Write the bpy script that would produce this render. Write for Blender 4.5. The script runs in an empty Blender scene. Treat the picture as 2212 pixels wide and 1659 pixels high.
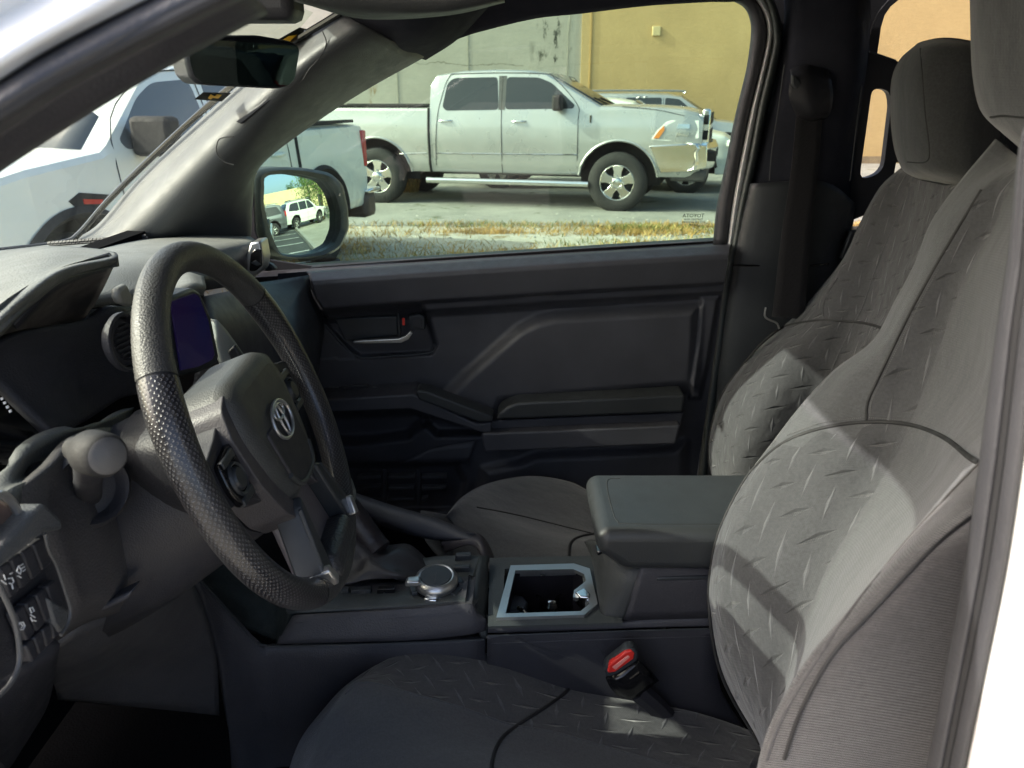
import bpy, bmesh, math, random
import numpy as np
from mathutils import Vector, Matrix
random.seed(7); rng = np.random.default_rng(7)
SC = bpy.context.scene; COL = SC.collection
R = math.radians

# ------------------------------------------------------------------ camera, world, sun
FPX, CU, CV = 1700.0, 1106.0, 829.5          # photograph measured at 2212 x 1659
PITCH, CAMZ = R(20), 1.6
cd = bpy.data.cameras.new('camera'); cam = bpy.data.objects.new('camera', cd); COL.objects.link(cam)
cam.location = (0, 0, CAMZ); cam.rotation_euler = (R(90) - PITCH, 0, 0)
cd.sensor_width = 36; cd.lens = 36 * FPX / 2212; cd.clip_start = .01; cd.clip_end = 2000
cd.dof.use_dof = True; cd.dof.focus_distance = 1.15; cd.dof.aperture_fstop = 13
SC.camera = cam
SUN_AZ, SUN_EL = R(187), R(34)               # direction the light comes from (azimuth from +X, ccw)
sd = Vector((math.cos(SUN_AZ) * math.cos(SUN_EL), math.sin(SUN_AZ) * math.cos(SUN_EL), math.sin(SUN_EL)))
W = bpy.data.worlds.new('World'); SC.world = W; W.use_nodes = True
nt = W.node_tree; sky = nt.nodes.new('ShaderNodeTexSky'); sky.sky_type = 'NISHITA'; sky.sun_disc = False
sky.sun_elevation = SUN_EL; sky.sun_rotation = math.atan2(sd.x, sd.y); sky.dust_density = 4; sky.air_density = .7; sky.ozone_density = .3
bg = nt.nodes['Background']; nt.links.new(sky.outputs[0], bg.inputs[0]); bg.inputs[1].default_value = .15
sl = bpy.data.lights.new('sun', 'SUN'); sl.energy = 1.8; sl.angle = R(.5); sl.color = (1, .955, .89)
so = bpy.data.objects.new('sun', sl); COL.objects.link(so); so.rotation_euler = sd.to_track_quat('Z', 'Y').to_euler()
SC.view_settings.view_transform = 'Standard'; SC.view_settings.look = 'None'
SC.view_settings.exposure = 1.78; SC.view_settings.gamma = 1
SC.render.engine = 'CYCLES'
SC.cycles.max_bounces = 8; SC.cycles.transparent_max_bounces = 16; SC.cycles.sample_clamp_indirect = 6

# ------------------------------------------------------------------ measuring: photograph pixel + real distance -> point
cp, sp = math.cos(PITCH), math.sin(PITCH)
def ray(u, v):
    x = (u - CU) / FPX; y = (CV - v) / FPX
    return Vector((x, cp + y * sp, -sp + y * cp))
O = Vector((0, 0, CAMZ))
def P(u, v, D): r = ray(u, v); return O + r * (D / r.y)
def PZ(u, v, z): r = ray(u, v); return O + r * ((z - CAMZ) / r.z)
def PX(u, v, x): r = ray(u, v); return O + r * (x / r.x)

# ------------------------------------------------------------------ materials
MATS = {}
def newmat(name):
    m = bpy.data.materials.new(name); m.use_nodes = True; MATS[name] = m
    return m, m.node_tree.nodes, m.node_tree.links, m.node_tree.nodes['Principled BSDF']
def setp(b, **k):
    for a, v in k.items(): b.inputs[a.replace('_', ' ')].default_value = v
def col(c): return (c[0], c[1], c[2], 1)
def coordn(N, L, kind, scale):
    t = N.new('ShaderNodeTexCoord'); mp = N.new('ShaderNodeMapping'); L.new(t.outputs[kind], mp.inputs[0])
    mp.inputs['Scale'].default_value = scale if isinstance(scale, tuple) else (scale,) * 3
    return mp.outputs[0]
def math_(N, L, op, a, b=None, c=None):
    n = N.new('ShaderNodeMath'); n.operation = op
    for i, x in enumerate((a, b, c)):
        if x is None: continue
        if isinstance(x, (int, float)): n.inputs[i].default_value = x
        else: L.new(x, n.inputs[i])
    return n.outputs[0]
def ramp(N, L, fac, stops):
    r = N.new('ShaderNodeValToRGB'); L.new(fac, r.inputs[0]); e = r.color_ramp.elements
    while len(e) < len(stops): e.new(.5)
    for i, (p_, c) in enumerate(stops): e[i].position = p_; e[i].color = col(c) if not isinstance(c, (int, float)) else (c, c, c, 1)
    return r.outputs[0]
def noise(N, L, co, scale, detail=3, rough=.5):
    n = N.new('ShaderNodeTexNoise'); L.new(co, n.inputs[0]); n.inputs['Scale'].default_value = scale
    n.inputs['Detail'].default_value = detail; n.inputs['Roughness'].default_value = rough
    return n.outputs[0]
def bump(N, L, b, h, strength, dist=.001, prev=None):
    n = N.new('ShaderNodeBump'); L.new(h, n.inputs['Height']); n.inputs['Strength'].default_value = strength
    n.inputs['Distance'].default_value = dist
    if prev is not None: L.new(prev, n.inputs['Normal'])
    L.new(n.outputs[0], b.inputs['Normal']); return n.outputs[0]
def mixc(N, L, fac, a, b):
    n = N.new('ShaderNodeMix'); n.data_type = 'RGBA'
    for s, x in ((0, fac), (6, a), (7, b)):
        if isinstance(x, (int, float)): n.inputs[s].default_value = x
        elif isinstance(x, tuple): n.inputs[s].default_value = col(x)
        else: L.new(x, n.inputs[s])
    return n.outputs[2]

def plastic(name, c, rough=.5, grain=700, gs=.5, spec=.5, var=.15):
    m, N, L, b = newmat(name); setp(b, Roughness=rough, Specular_IOR_Level=spec)
    co = coordn(N, L, 'Object', 1)
    v = N.new('ShaderNodeTexVoronoi'); L.new(co, v.inputs[0]); v.inputs['Scale'].default_value = grain
    n2 = noise(N, L, co, 9, 4)
    L.new(ramp(N, L, n2, [(.3, tuple(x * (1 - var) for x in c)), (.7, tuple(x * (1 + var) for x in c))]), b.inputs['Base Color'])
    n3 = noise(N, L, co, 40, 4, .6)
    L.new(ramp(N, L, n3, [(.3, rough * .85), (.7, min(1, rough * 1.15))]), b.inputs['Roughness'])
    if gs: bump(N, L, b, v.outputs['Distance'], gs, .0006)
    return m
def fabric(name, c, wv=900, kind='plain', sheen=.3):
    m, N, L, b = newmat(name); setp(b, Roughness=.92, Specular_IOR_Level=.25, Sheen_Weight=sheen, Sheen_Roughness=.5)
    uv = coordn(N, L, 'UV', 1); s = N.new('ShaderNodeSeparateXYZ'); L.new(uv, s.inputs[0])
    U, V = s.outputs[0], s.outputs[1]
    ob = coordn(N, L, 'Object', 1)
    mott = noise(N, L, ob, 260, 3, .7); big = noise(N, L, ob, 7, 3)
    cc = ramp(N, L, mott, [(.3, tuple(x * .78 for x in c)), (.72, tuple(x * 1.22 for x in c))])
    cc = mixc(N, L, math_(N, L, 'MULTIPLY', big, .25), cc, tuple(x * .7 for x in c))
    h = math_(N, L, 'MULTIPLY', math_(N, L, 'ADD', math_(N, L, 'SINE', math_(N, L, 'MULTIPLY', U, wv * 3.2)), math_(N, L, 'SINE', math_(N, L, 'MULTIPLY', V, wv * 3.2))), .15)
    h = math_(N, L, 'ADD', h, mott)
    if kind == 'twill':
        rib = math_(N, L, 'SINE', math_(N, L, 'ADD', math_(N, L, 'MULTIPLY', V, 2400), math_(N, L, 'MULTIPLY', U, 500)))
        h = math_(N, L, 'ADD', h, math_(N, L, 'MULTIPLY', rib, .9))
        cc = mixc(N, L, math_(N, L, 'MULTIPLY_ADD', rib, .28, .28), cc, tuple(x * .45 for x in c))
    L.new(cc, b.inputs['Base Color'])
    fold = noise(N, L, coordn(N, L, 'Object', (1, 1, .6)), 9, 3, .55)
    nb = bump(N, L, b, fold, .35, .02)
    nb = bump(N, L, b, h, .55, .0006, nb)
    if kind == 'quilt':
        # woven in tread-plate marks: slim lozenges set alternately along and across on a staggered lattice
        def marks(ang, offu, offv, stx=.031, sty=.062, ln=.0190, wd=.0029):
            ca, sa = math.cos(ang), math.sin(ang)
            uu = math_(N, L, 'ADD', math_(N, L, 'MULTIPLY', U, ca), math_(N, L, 'MULTIPLY', V, sa))
            vv = math_(N, L, 'ADD', math_(N, L, 'MULTIPLY', U, -sa), math_(N, L, 'MULTIPLY', V, ca))
            col_ = math_(N, L, 'FLOOR', math_(N, L, 'DIVIDE', math_(N, L, 'ADD', uu, offu), stx))
            odd = math_(N, L, 'MULTIPLY', math_(N, L, 'PINGPONG', col_, 1), sty / 2)
            fx = math_(N, L, 'SUBTRACT', math_(N, L, 'FRACT', math_(N, L, 'DIVIDE', math_(N, L, 'ADD', uu, offu), stx)), .5)
            fy = math_(N, L, 'SUBTRACT', math_(N, L, 'FRACT', math_(N, L, 'DIVIDE', math_(N, L, 'ADD', math_(N, L, 'ADD', vv, offv), odd), sty)), .5)
            ax = math_(N, L, 'DIVIDE', math_(N, L, 'MULTIPLY', math_(N, L, 'ABSOLUTE', fx), stx), wd)
            ay = math_(N, L, 'DIVIDE', math_(N, L, 'MULTIPLY', math_(N, L, 'ABSOLUTE', fy), sty), ln)
            d = math_(N, L, 'ADD', ax, ay)
            n = N.new('ShaderNodeClamp'); L.new(math_(N, L, 'SUBTRACT', 1.0, d), n.inputs[0]); return n.outputs[0], ax, ay
        a1, _, _ = marks(R(14), 0, 0); a2, ax, ay = marks(R(104), .0465, .0155, ln=.0180, wd=.0040)
        cc2 = mixc(N, L, math_(N, L, 'MULTIPLY', math_(N, L, 'MINIMUM', math_(N, L, 'MULTIPLY', a1, 3), 1), .6), cc, tuple(min(1, x * 2.0) for x in c))
        cc2 = mixc(N, L, math_(N, L, 'MULTIPLY', math_(N, L, 'MINIMUM', math_(N, L, 'MULTIPLY', a2, 3), 1), .38), cc2, tuple(x * .55 for x in c))
        L.new(cc2, b.inputs['Base Color'])
        hh = math_(N, L, 'SUBTRACT', math_(N, L, 'MULTIPLY', a1, .9), math_(N, L, 'MULTIPLY', a2, 2.0))
        puff = noise(N, L, ob, 28, 2)
        bump(N, L, b, math_(N, L, 'ADD', hh, math_(N, L, 'MULTIPLY', puff, 2.4)), .6, .0035, nb)
    return m
def paint(name, c, metallic=.0, rough=.3, coat=.6, flake=0):
    m, N, L, b = newmat(name); setp(b, Metallic=metallic, Roughness=rough, Coat_Weight=coat, Coat_Roughness=.06)
    co = coordn(N, L, 'Object', 1); n = noise(N, L, co, 1.7, 5, .6)
    L.new(ramp(N, L, n, [(.3, tuple(x * .93 for x in c)), (.7, c)]), b.inputs['Base Color'])
    n2 = noise(N, L, co, 3, 2); L.new(ramp(N, L, n2, [(.3, rough * .8), (.7, rough * 1.25)]), b.inputs['Roughness'])
    return m
def simple(name, c, rough=.5, metallic=0, spec=.5, emit=None, es=1):
    m, N, L, b = newmat(name); setp(b, Base_Color=col(c), Roughness=rough, Metallic=metallic, Specular_IOR_Level=spec)
    co = coordn(N, L, 'Object', 1); n = noise(N, L, co, 30, 4)
    L.new(ramp(N, L, n, [(.3, rough * .85), (.75, min(1, rough * 1.2))]), b.inputs['Roughness'])
    if emit: b.inputs['Emission Color'].default_value = col(emit); b.inputs['Emission Strength'].default_value = es
    return m
def glass(name, tint, refl=1.0, dirt_haze=.0):
    m = bpy.data.materials.new(name); m.use_nodes = True; N = m.node_tree.nodes; L = m.node_tree.links
    N.remove(N['Principled BSDF']); t = N.new('ShaderNodeBsdfTransparent'); t.inputs[0].default_value = col(tint)
    g = N.new('ShaderNodeBsdfGlossy'); g.inputs['Roughness'].default_value = .0
    f = N.new('ShaderNodeFresnel'); f.inputs[0].default_value = 1.45
    mx = N.new('ShaderNodeMixShader'); L.new(math_(N, L, 'MULTIPLY', f.outputs[0], refl), mx.inputs[0])
    L.new(t.outputs[0], mx.inputs[1]); L.new(g.outputs[0], mx.inputs[2])
    out = mx.outputs[0]
    if dirt_haze:
        co = coordn(N, L, 'Object', 1); n = noise(N, L, co, 6, 5, .7); d = N.new('ShaderNodeBsdfDiffuse'); d.inputs[0].default_value = (.6, .6, .55, 1)
        m2 = N.new('ShaderNodeMixShader'); L.new(ramp(N, L, n, [(.35, dirt_haze * .4), (.75, dirt_haze)]), m2.inputs[0]); L.new(out, m2.inputs[1]); L.new(d.outputs[0], m2.inputs[2]); out = m2.outputs[0]
    L.new(out, N['Material Output'].inputs[0]); return m

PL = plastic('dark_plastic', (.052, .052, .060), .5, 650, .5)
PLD = plastic('black_plastic', (.026, .026, .031), .55, 650, .4)
PLS = plastic('smooth_plastic', (.032, .036, .040), .42, 900, .2)
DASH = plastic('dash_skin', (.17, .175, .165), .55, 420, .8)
HEADL = plastic('headliner_cloth', (.024, .025, .034), .95, 500, .6, .2)
LEA = plastic('grained_leather', (.033, .034, .037), .42, 330, 1.0)
LEAP = plastic('leather_cushion', (.032, .035, .037), .40, 900, .35)
TRIM = plastic('pillar_skin', (.070, .073, .075), .50, 480, .7)
RUB = plastic('rubber_seal', (.040, .040, .044), .55, 500, .4)
CARPET = plastic('carpet_pile', (.007, .007, .008), 1.0, 260, 1.0, .02)
SATIN = simple('satin_silver', (.55, .55, .54), .32, .9)
CHROME = simple('chrome', (.75, .75, .74), .15, 1)
GLOSSB = simple('gloss_black', (.008, .008, .009), .12)
WHITE = paint('white_paint', (.80, .80, .78), 0, .35, .5)
WHITE2 = paint('white_paint_far', (.74, .77, .70), 0, .3, .6)
SILVER = paint('silver_paint', (.43, .44, .43), .45, .30, .7)
SILVER2 = paint('pale_silver_paint', (.36, .37, .37), .5, .35, .7)
GREYP = paint('grey_paint', (.16, .17, .18), .5, .35, .7)
FAB = fabric('plain_seat_fabric', (.078, .080, .084))
FABQ = fabric('tread_pattern_fabric', (.058, .059, .063), 900, 'quilt')
TWILL = fabric('ribbed_side_fabric', (.088, .085, .085), 900, 'twill')
BELT = fabric('belt_webbing', (.020, .019, .022), 700, 'twill', .1)
PIPE = simple('dark_piping', (.018, .018, .019), .7)
THREAD = simple('grey_thread', (.10, .10, .10), .8)
GLS = glass('green_tinted_glass', (.58, .76, .60), 1.0, .02)
GLW = glass('windshield_glass', (.84, .91, .83), .6, .06)  # pale diffuse film: some dirt, raised to paint haze over the view
MIR = simple('mirror_silvering', (.58, .66, .66), .0, 1); MIR.node_tree.nodes['Principled BSDF'].inputs['Roughness'].default_value = 0
for l_ in list(MIR.node_tree.links):
    if l_.to_socket.name == 'Roughness': MIR.node_tree.links.remove(l_)
MIR2 = MIR.copy(); MIR2.name = 'dimmed_mirror'; MIR2.node_tree.nodes['Principled BSDF'].inputs['Base Color'].default_value = (.45, .52, .55, 1)
RED = simple('red_plastic', (.75, .035, .025), .35)
REDL = simple('red_lens', (.45, .02, .02), .15)
WPRINT = simple('white_print', (.65, .66, .66), .6)
BPRINT = simple('black_print', (.01, .012, .01), .7)
AMBER = simple('amber_lens', (.60, .22, .05), .2)
YEL = simple('yellow_print', (.85, .48, .03), .5)
DGLASS = simple('privacy_glass', (.028, .032, .036), .06)
RGLASS = simple('reflection_grey_glass', (.11, .12, .125), .12)  # grey base colour stands in for reflections on the white pickup's windows
LENSC = simple('clear_lens', (.80, .82, .78), .22, 0)
TYRE = plastic('tyre_rubber', (.020, .020, .020), .85, 60, .3)
STEELW = simple('polished_wheel', (.70, .70, .68), .18, 1)

# ------------------------------------------------------------------ mesh helpers
def tag(o, label=None, cat=None, group=None, kind=None):
    for k, v in (('label', label), ('category', cat), ('group', group), ('kind', kind)):
        if v: o[k] = v
    return o
def empty(name, loc=(0, 0, 0), rz=0, parent=None):
    o = bpy.data.objects.new(name, None); COL.objects.link(o); o.location = loc; o.rotation_euler = (0, 0, rz); o.parent = parent
    o.empty_display_size = .1; return o
def obj(name, verts, faces, mats, parent=None, smooth=True, uvs=None, mi=None, bevel=0, seg=2, sub=0, solid=0, ang=40):
    me = bpy.data.meshes.new(name); me.from_pydata([tuple(v) for v in verts], [], faces)
    if not isinstance(mats, (list, tuple)): mats = [mats]
    for m in mats: me.materials.append(m)
    if mi is not None: me.polygons.foreach_set('material_index', mi)
    if uvs is not None:
        l = me.uv_layers.new(name='UVMap')
        for lp in me.loops: l.data[lp.index].uv = uvs[lp.vertex_index]
    me.update()
    if smooth: me.polygons.foreach_set('use_smooth', [True] * len(me.polygons))
    o = bpy.data.objects.new(name, me); COL.objects.link(o); o.parent = parent
    if solid:
        m = o.modifiers.new('s', 'SOLIDIFY'); m.thickness = solid; m.offset = -1
    if bevel:
        m = o.modifiers.new('b', 'BEVEL'); m.width = bevel; m.segments = seg; m.limit_method = 'ANGLE'; m.angle_limit = R(30); m.harden_normals = False
        me.set_sharp_from_angle(angle=R(ang))
    elif smooth and ang: me.set_sharp_from_angle(angle=R(ang if not sub else 180))
    if sub:
        m = o.modifiers.new('u', 'SUBSURF'); m.levels = m.render_levels = sub
    return o
def cr(p, n):
    """Catmull-Rom resample of a list of numpy points, n steps per span"""
    p = [np.array(q, float) for q in p]; out = []; k = len(p)
    if k == 2: return [p[0] + (p[1] - p[0]) * i / n for i in range(n + 1)]
    for i in range(k - 1):
        a = p[i - 1] if i else 2 * p[0] - p[1]; b, c = p[i], p[i + 1]; d = p[i + 2] if i + 2 < k else 2 * p[-1] - p[-2]
        for j in range(n):
            t = j / n; out.append(.5 * ((2 * b) + (c - a) * t + (2 * a - 5 * b + 4 * c - d) * t * t + (3 * b - a - 3 * c + d) * t ** 3))
    out.append(p[-1]); return out
def grid3(rows, n, m):
    """rows of 3D points -> dense smooth grid; n per column span, m per row span"""
    rr = [cr(r, n) for r in rows]; cols = list(zip(*rr)); cc = [cr(list(c), m) for c in cols]
    return [[cc[j][i] for j in range(len(cc))] for i in range(len(cc[0]))]
def gridobj(name, G, mats, parent, colmats=None, n=1, solid=.012, smooth=True, away=None):
    nr, nc = len(G), len(G[0]); V = [Vector(q) for r in G for q in r]
    # uv in metres
    mid = G[nr // 2]; us = [0]
    for i in range(1, nc): us.append(us[-1] + float(np.linalg.norm(np.array(mid[i]) - np.array(mid[i - 1]))))
    midc = [r[nc // 2] for r in G]; vs = [0]
    for i in range(1, nr): vs.append(vs[-1] + float(np.linalg.norm(np.array(midc[i]) - np.array(midc[i - 1]))))
    uvs = [(us[j], -vs[i]) for i in range(nr) for j in range(nc)]
    F = []; mi = []
    tot = Vector()
    for i in range(nr - 1):
        for j in range(nc - 1):
            f = [i * nc + j, i * nc + j + 1, (i + 1) * nc + j + 1, (i + 1) * nc + j]; F.append(f)
            a, b, c, d = (V[k] for k in f); c0 = (a + b + c + d) / 4
            nrm = (c - a).cross(d - b); eye = Vector(away) if away else (O - c0)
            tot += Vector((nrm.dot(eye), 0, 0))
            mi.append(colmats[min(j // n, len(colmats) - 1)] if colmats else 0)
    if tot.x < 0: F = [f[::-1] for f in F]
    return obj(name, V, F, mats, parent, smooth, uvs, mi, solid=solid, ang=60)
LASTP = [None]
def V3(q, f=None): return q if isinstance(q, Vector) else P(*q)
def extend_end(row, pts):
    """carry a row on past its last read-off point by offsets from that point"""
    e = V3(row[-1]); return row + [e + Vector(p) for p in pts]
def extend_start(row, pts):
    e = V3(row[0]); return [e + Vector(p) for p in pts] + row
def patch(name, rows, mats, parent, n=6, m=6, colmats=None, solid=.012, f=P):
    r3 = [[(f(*q) if not isinstance(q, Vector) else q) for q in r] for r in rows]
    LASTP[0] = gridobj(name, grid3(r3, n, m), mats, parent, colmats, n, solid); return LASTP[0]
def prism(name, pts, vec, mat, parent, bevel=.003, seg=3):
    """closed polygon (3D points) pulled along vec, edges rounded"""
    vec = Vector(vec); n = len(pts); V = [Vector(p) for p in pts] + [Vector(p) + vec for p in pts]
    nrm = Vector()
    for i in range(n): nrm += V[i].cross(V[(i + 1) % n])
    top, bot = list(range(n)), list(range(n, 2 * n))
    sides = [[i, i + n, (i + 1) % n + n, (i + 1) % n] for i in range(n)]
    if nrm.dot(vec) > 0: F = [top[::-1], bot] + [s[::-1] for s in sides]
    else: F = [top, bot[::-1]] + sides
    return obj(name, V, F, mat, parent, True, bevel=bevel, seg=seg, ang=50)
def slab(name, poly, D, th, mat, parent, bevel=.004, seg=3, rnd=0, f=P):
    """outline read off in pixels lying in the plane at distance D, th deep away from the camera side"""
    if rnd: poly = roundpoly(poly, rnd)
    return prism(name, [f(u, v, D) for u, v in poly], (0, th, 0) if f is P else ((0, 0, -th) if f is PZ else (-th, 0, 0)), mat, parent, bevel, seg)
def roundpoly(poly, r, k=4):
    out = []; n = len(poly)
    for i in range(n):
        a, b, c = (np.array(poly[j % n], float) for j in (i - 1, i, i + 1))
        d1, d2 = a - b, c - b; l1, l2 = np.linalg.norm(d1), np.linalg.norm(d2); rr = min(r, l1 * .45, l2 * .45)
        p0, p1 = b + d1 / l1 * rr, b + d2 / l2 * rr
        for t in np.linspace(0, 1, k + 1): out.append(tuple((1 - t) ** 2 * p0 + 2 * t * (1 - t) * b + t * t * p1))
    return out
def tubeVF(pts, r, seg=8, closed=False):
    pts = [Vector(p) for p in pts]; n = len(pts); V = []; F = []
    rs = r if isinstance(r, (list, tuple)) else [r] * n
    up = None
    for i in range(n):
        a = pts[i - 1] if (i or closed) else pts[0]; b = pts[(i + 1) % n] if (i < n - 1 or closed) else pts[-1]
        t = (b - a).normalized()
        if up is None: up = Vector((0, 0, 1)) if abs(t.z) < .9 else Vector((1, 0, 0))
        s = t.cross(up).normalized(); up = s.cross(t).normalized()
        for k in range(seg):
            an = 2 * math.pi * k / seg; V.append(pts[i] + (s * math.cos(an) + up * math.sin(an)) * rs[i])
    m = n if closed else n - 1
    for i in range(m):
        for k in range(seg):
            F.append([i * seg + k, i * seg + (k + 1) % seg, ((i + 1) % n) * seg + (k + 1) % seg, ((i + 1) % n) * seg + k])
    if not closed: F.append(list(range(seg))[::-1]); F.append([(n - 1) * seg + k for k in range(seg)])
    return V, F
def tube(name, pts, r, mat, parent, seg=8, closed=False, smooth=4):
    if smooth: pts = cr(pts + ([pts[0]] if closed else []), smooth); pts = pts[:-1] if closed else pts
    V, F = tubeVF(pts, r, seg, closed); return obj(name, V, F, mat, parent, True)
class MB:
    def __init__(s): s.V = []; s.F = []; s.M = []
    def add(s, V, F, m=0):
        k = len(s.V); s.V += [Vector(v) for v in V]; s.F += [[i + k for i in f] for f in F]; s.M += [m] * len(F); return s
    def box(s, c, d, m=0, M=None):
        V = [Vector((x * d[0] / 2, y * d[1] / 2, z * d[2] / 2)) for x in (-1, 1) for y in (-1, 1) for z in (-1, 1)]
        if M is not None: V = [M @ v for v in V]
        V = [v + Vector(c) for v in V]
        return s.add(V, [[0, 1, 3, 2], [4, 6, 7, 5], [0, 4, 5, 1], [2, 3, 7, 6], [0, 2, 6, 4], [1, 5, 7, 3]], m)
    def tube(s, pts, r, seg=8, closed=False, m=0):
        V, F = tubeVF(pts, r, seg, closed); return s.add(V, F, m)
    def poly(s, pts, m=0): return s.add(pts, [list(range(len(pts)))], m)
    def prism(s, pts, vec, m=0):
        vec = Vector(vec); n = len(pts); V = [Vector(p) for p in pts] + [Vector(p) + vec for p in pts]
        nr = Vector()
        for i in range(n): nr += V[i].cross(V[(i + 1) % n])
        F = [list(range(n)), list(range(n, 2 * n))[::-1]] + [[i, i + n, (i + 1) % n + n, (i + 1) % n] for i in range(n)]
        if nr.dot(vec) > 0: F = [f[::-1] for f in F]
        return s.add(V, F, m)
    def lathe(s, prof, c, ax, seg=24, m=0):
        """prof: (radius, height) along axis ax from centre c"""
        ax = Vector(ax).normalized(); q = ax.to_track_quat('Z', 'Y'); V = []; F = []
        for r, h in prof:
            for k in range(seg):
                a = 2 * math.pi * k / seg; V.append(Vector(c) + q @ Vector((r * math.cos(a), r * math.sin(a), h)))
        for i in range(len(prof) - 1):
            for k in range(seg): F.append([i * seg + k, i * seg + (k + 1) % seg, (i + 1) * seg + (k + 1) % seg, (i + 1) * seg + k])
        return s.add(V, F, m)
    def build(s, name, mats, parent=None, smooth=True, bevel=0, ang=40, seg=2):
        return obj(name, s.V, s.F, mats, parent, smooth, mi=s.M, bevel=bevel, ang=ang, seg=seg)
def copy_tree(o, parent=None):
    c = o.copy(); COL.objects.link(c); c.parent = parent
    for ch in list(o.children): copy_tree(ch, c)
    return c
def text(name, s, size, mat, parent, org, right, up, th=.0004, align='CENTER', sx=1):
    cu = bpy.data.curves.new(name, 'FONT'); cu.body = s; cu.size = size; cu.extrude = th; cu.align_x = align; cu.align_y = 'CENTER'; cu.resolution_u = 2
    t = bpy.data.objects.new(name, cu); COL.objects.link(t)
    dg = bpy.context.evaluated_depsgraph_get(); me = bpy.data.meshes.new_from_object(t.evaluated_get(dg)); bpy.data.objects.remove(t)
    r = Vector(right).normalized(); u_ = Vector(up).normalized(); n = r.cross(u_)
    for v in me.vertices: v.co = Vector(org) + r * v.co.x * sx + u_ * v.co.y + n * v.co.z
    me.materials.clear(); me.materials.append(mat)
    o = bpy.data.objects.new(name, me); COL.objects.link(o); o.parent = parent; return o


from mathutils.bvhtree import BVHTree
def drape(name, pts, r, mat, parent, target, n=5, lift=0.0):
    """seam laid on the surface of target along a line read off the photograph (u, v, fallback distance)"""
    me = target.data; bvh = BVHTree.FromPolygons([v.co.copy() for v in me.vertices], [list(p.vertices) for p in me.polygons])
    out = []; 
    for q in cr([np.array(p, float) for p in pts], n):
        rr = ray(q[0], q[1]).normalized(); h = bvh.ray_cast(O, rr)
        out.append((h[0] - rr * lift) if h[0] is not None and abs(h[0].y - q[2]) < .09 else P(q[0], q[1], q[2]))
    for _ in range(1): out = [out[0]] + [(out[i - 1] + out[i] * 2 + out[i + 1]) / 4 for i in range(1, len(out) - 1)] + [out[-1]]
    V, F = tubeVF(out, r, 8); return obj(name, V, F, mat, parent, True)
# ================================================================== the place outside
def ground_mat(name, c1, c2, scale=3, speck=60, dark=(.05, .05, .045), bs=.6, worn=None):
    m, N, L, b = newmat(name); setp(b, Roughness=.95, Specular_IOR_Level=.2)
    co = coordn(N, L, 'Object', 1); a = noise(N, L, co, scale, 8, .65); s_ = noise(N, L, co, speck, 4, .7)
    c = ramp(N, L, a, [(.32, c1), (.62, c2)]); c = mixc(N, L, ramp(N, L, s_, [(.30, .8), (.46, 0.0)]), c, dark)
    if worn:
        w = noise(N, L, co, worn[0], 6, .75); c = mixc(N, L, ramp(N, L, w, [(worn[1], 0.0), (worn[1] + .06, .85)]), c, worn[2])
    L.new(c, b.inputs['Base Color']); bump(N, L, b, s_, bs, .02); return m
def sheet(name, x0, y0, x1, y1, z, mat, nx=1, ny=1, amp=0):
    V = []; F = []
    for i in range(ny + 1):
        for j in range(nx + 1):
            V.append((x0 + (x1 - x0) * j / nx, y0 + (y1 - y0) * i / ny, z + (amp * (random.random() - .5) if 0 < i < ny and 0 < j < nx else 0)))
    for i in range(ny):
        for j in range(nx): a = i * (nx + 1) + j; F.append([a, a + 1, a + nx + 2, a + nx + 1])
    o = obj(name, V, F, mat, None, True, ang=180); tag(o, kind='structure'); return o
sheet('ground', -300, -300, 300, 300, 0, ground_mat('sandy_ground', (.34, .32, .26), (.46, .44, .37), .8, 25, (.14, .13, .10)))
sheet('verge', -14, 6.2, 9.5, 10.6, .012, ground_mat('pale_verge', (.40, .38, .30), (.56, .53, .45), 1.6, 45, (.18, .16, .11), .9, (2.2, .56, (.24, .18, .08))), 90, 18, .02)
sheet('gravel_lot', -24, 10.4, 30, 20.9, .024, ground_mat('worn_asphalt', (.22, .22, .20), (.34, .34, .30), .9, 70, (.10, .10, .09), .7, (1.1, .60, (.11, .12, .07))), 60, 14, .012)
sheet('parking_lot', 2.5, -30, 60, 3.5, .008, ground_mat('dark_asphalt', (.075, .08, .08), (.11, .115, .115), .6, 90, (.04, .04, .04)))
ML = simple('lot_line_paint', (.62, .62, .58), .8)
for k in range(7):
    o = sheet('parking_line', 3.6 + k * 1.5, -1.5, 3.7 + k * 1.5, 3.35, .013, ML)
mb = MB()
for a, b in (((2.6, 3.45), (30, 3.75)),):
    mb.prism([(a[0], a[1], 0), (b[0], b[1], 0), (b[0], b[1] + .18, 0), (a[0], a[1] + .18, 0)], (0, 0, .14))
o = mb.build('kerb', ground_mat('kerb_concrete', (.38, .37, .32), (.48, .46, .40), 2, 80), bevel=.02); tag(o, kind='structure')
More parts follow.
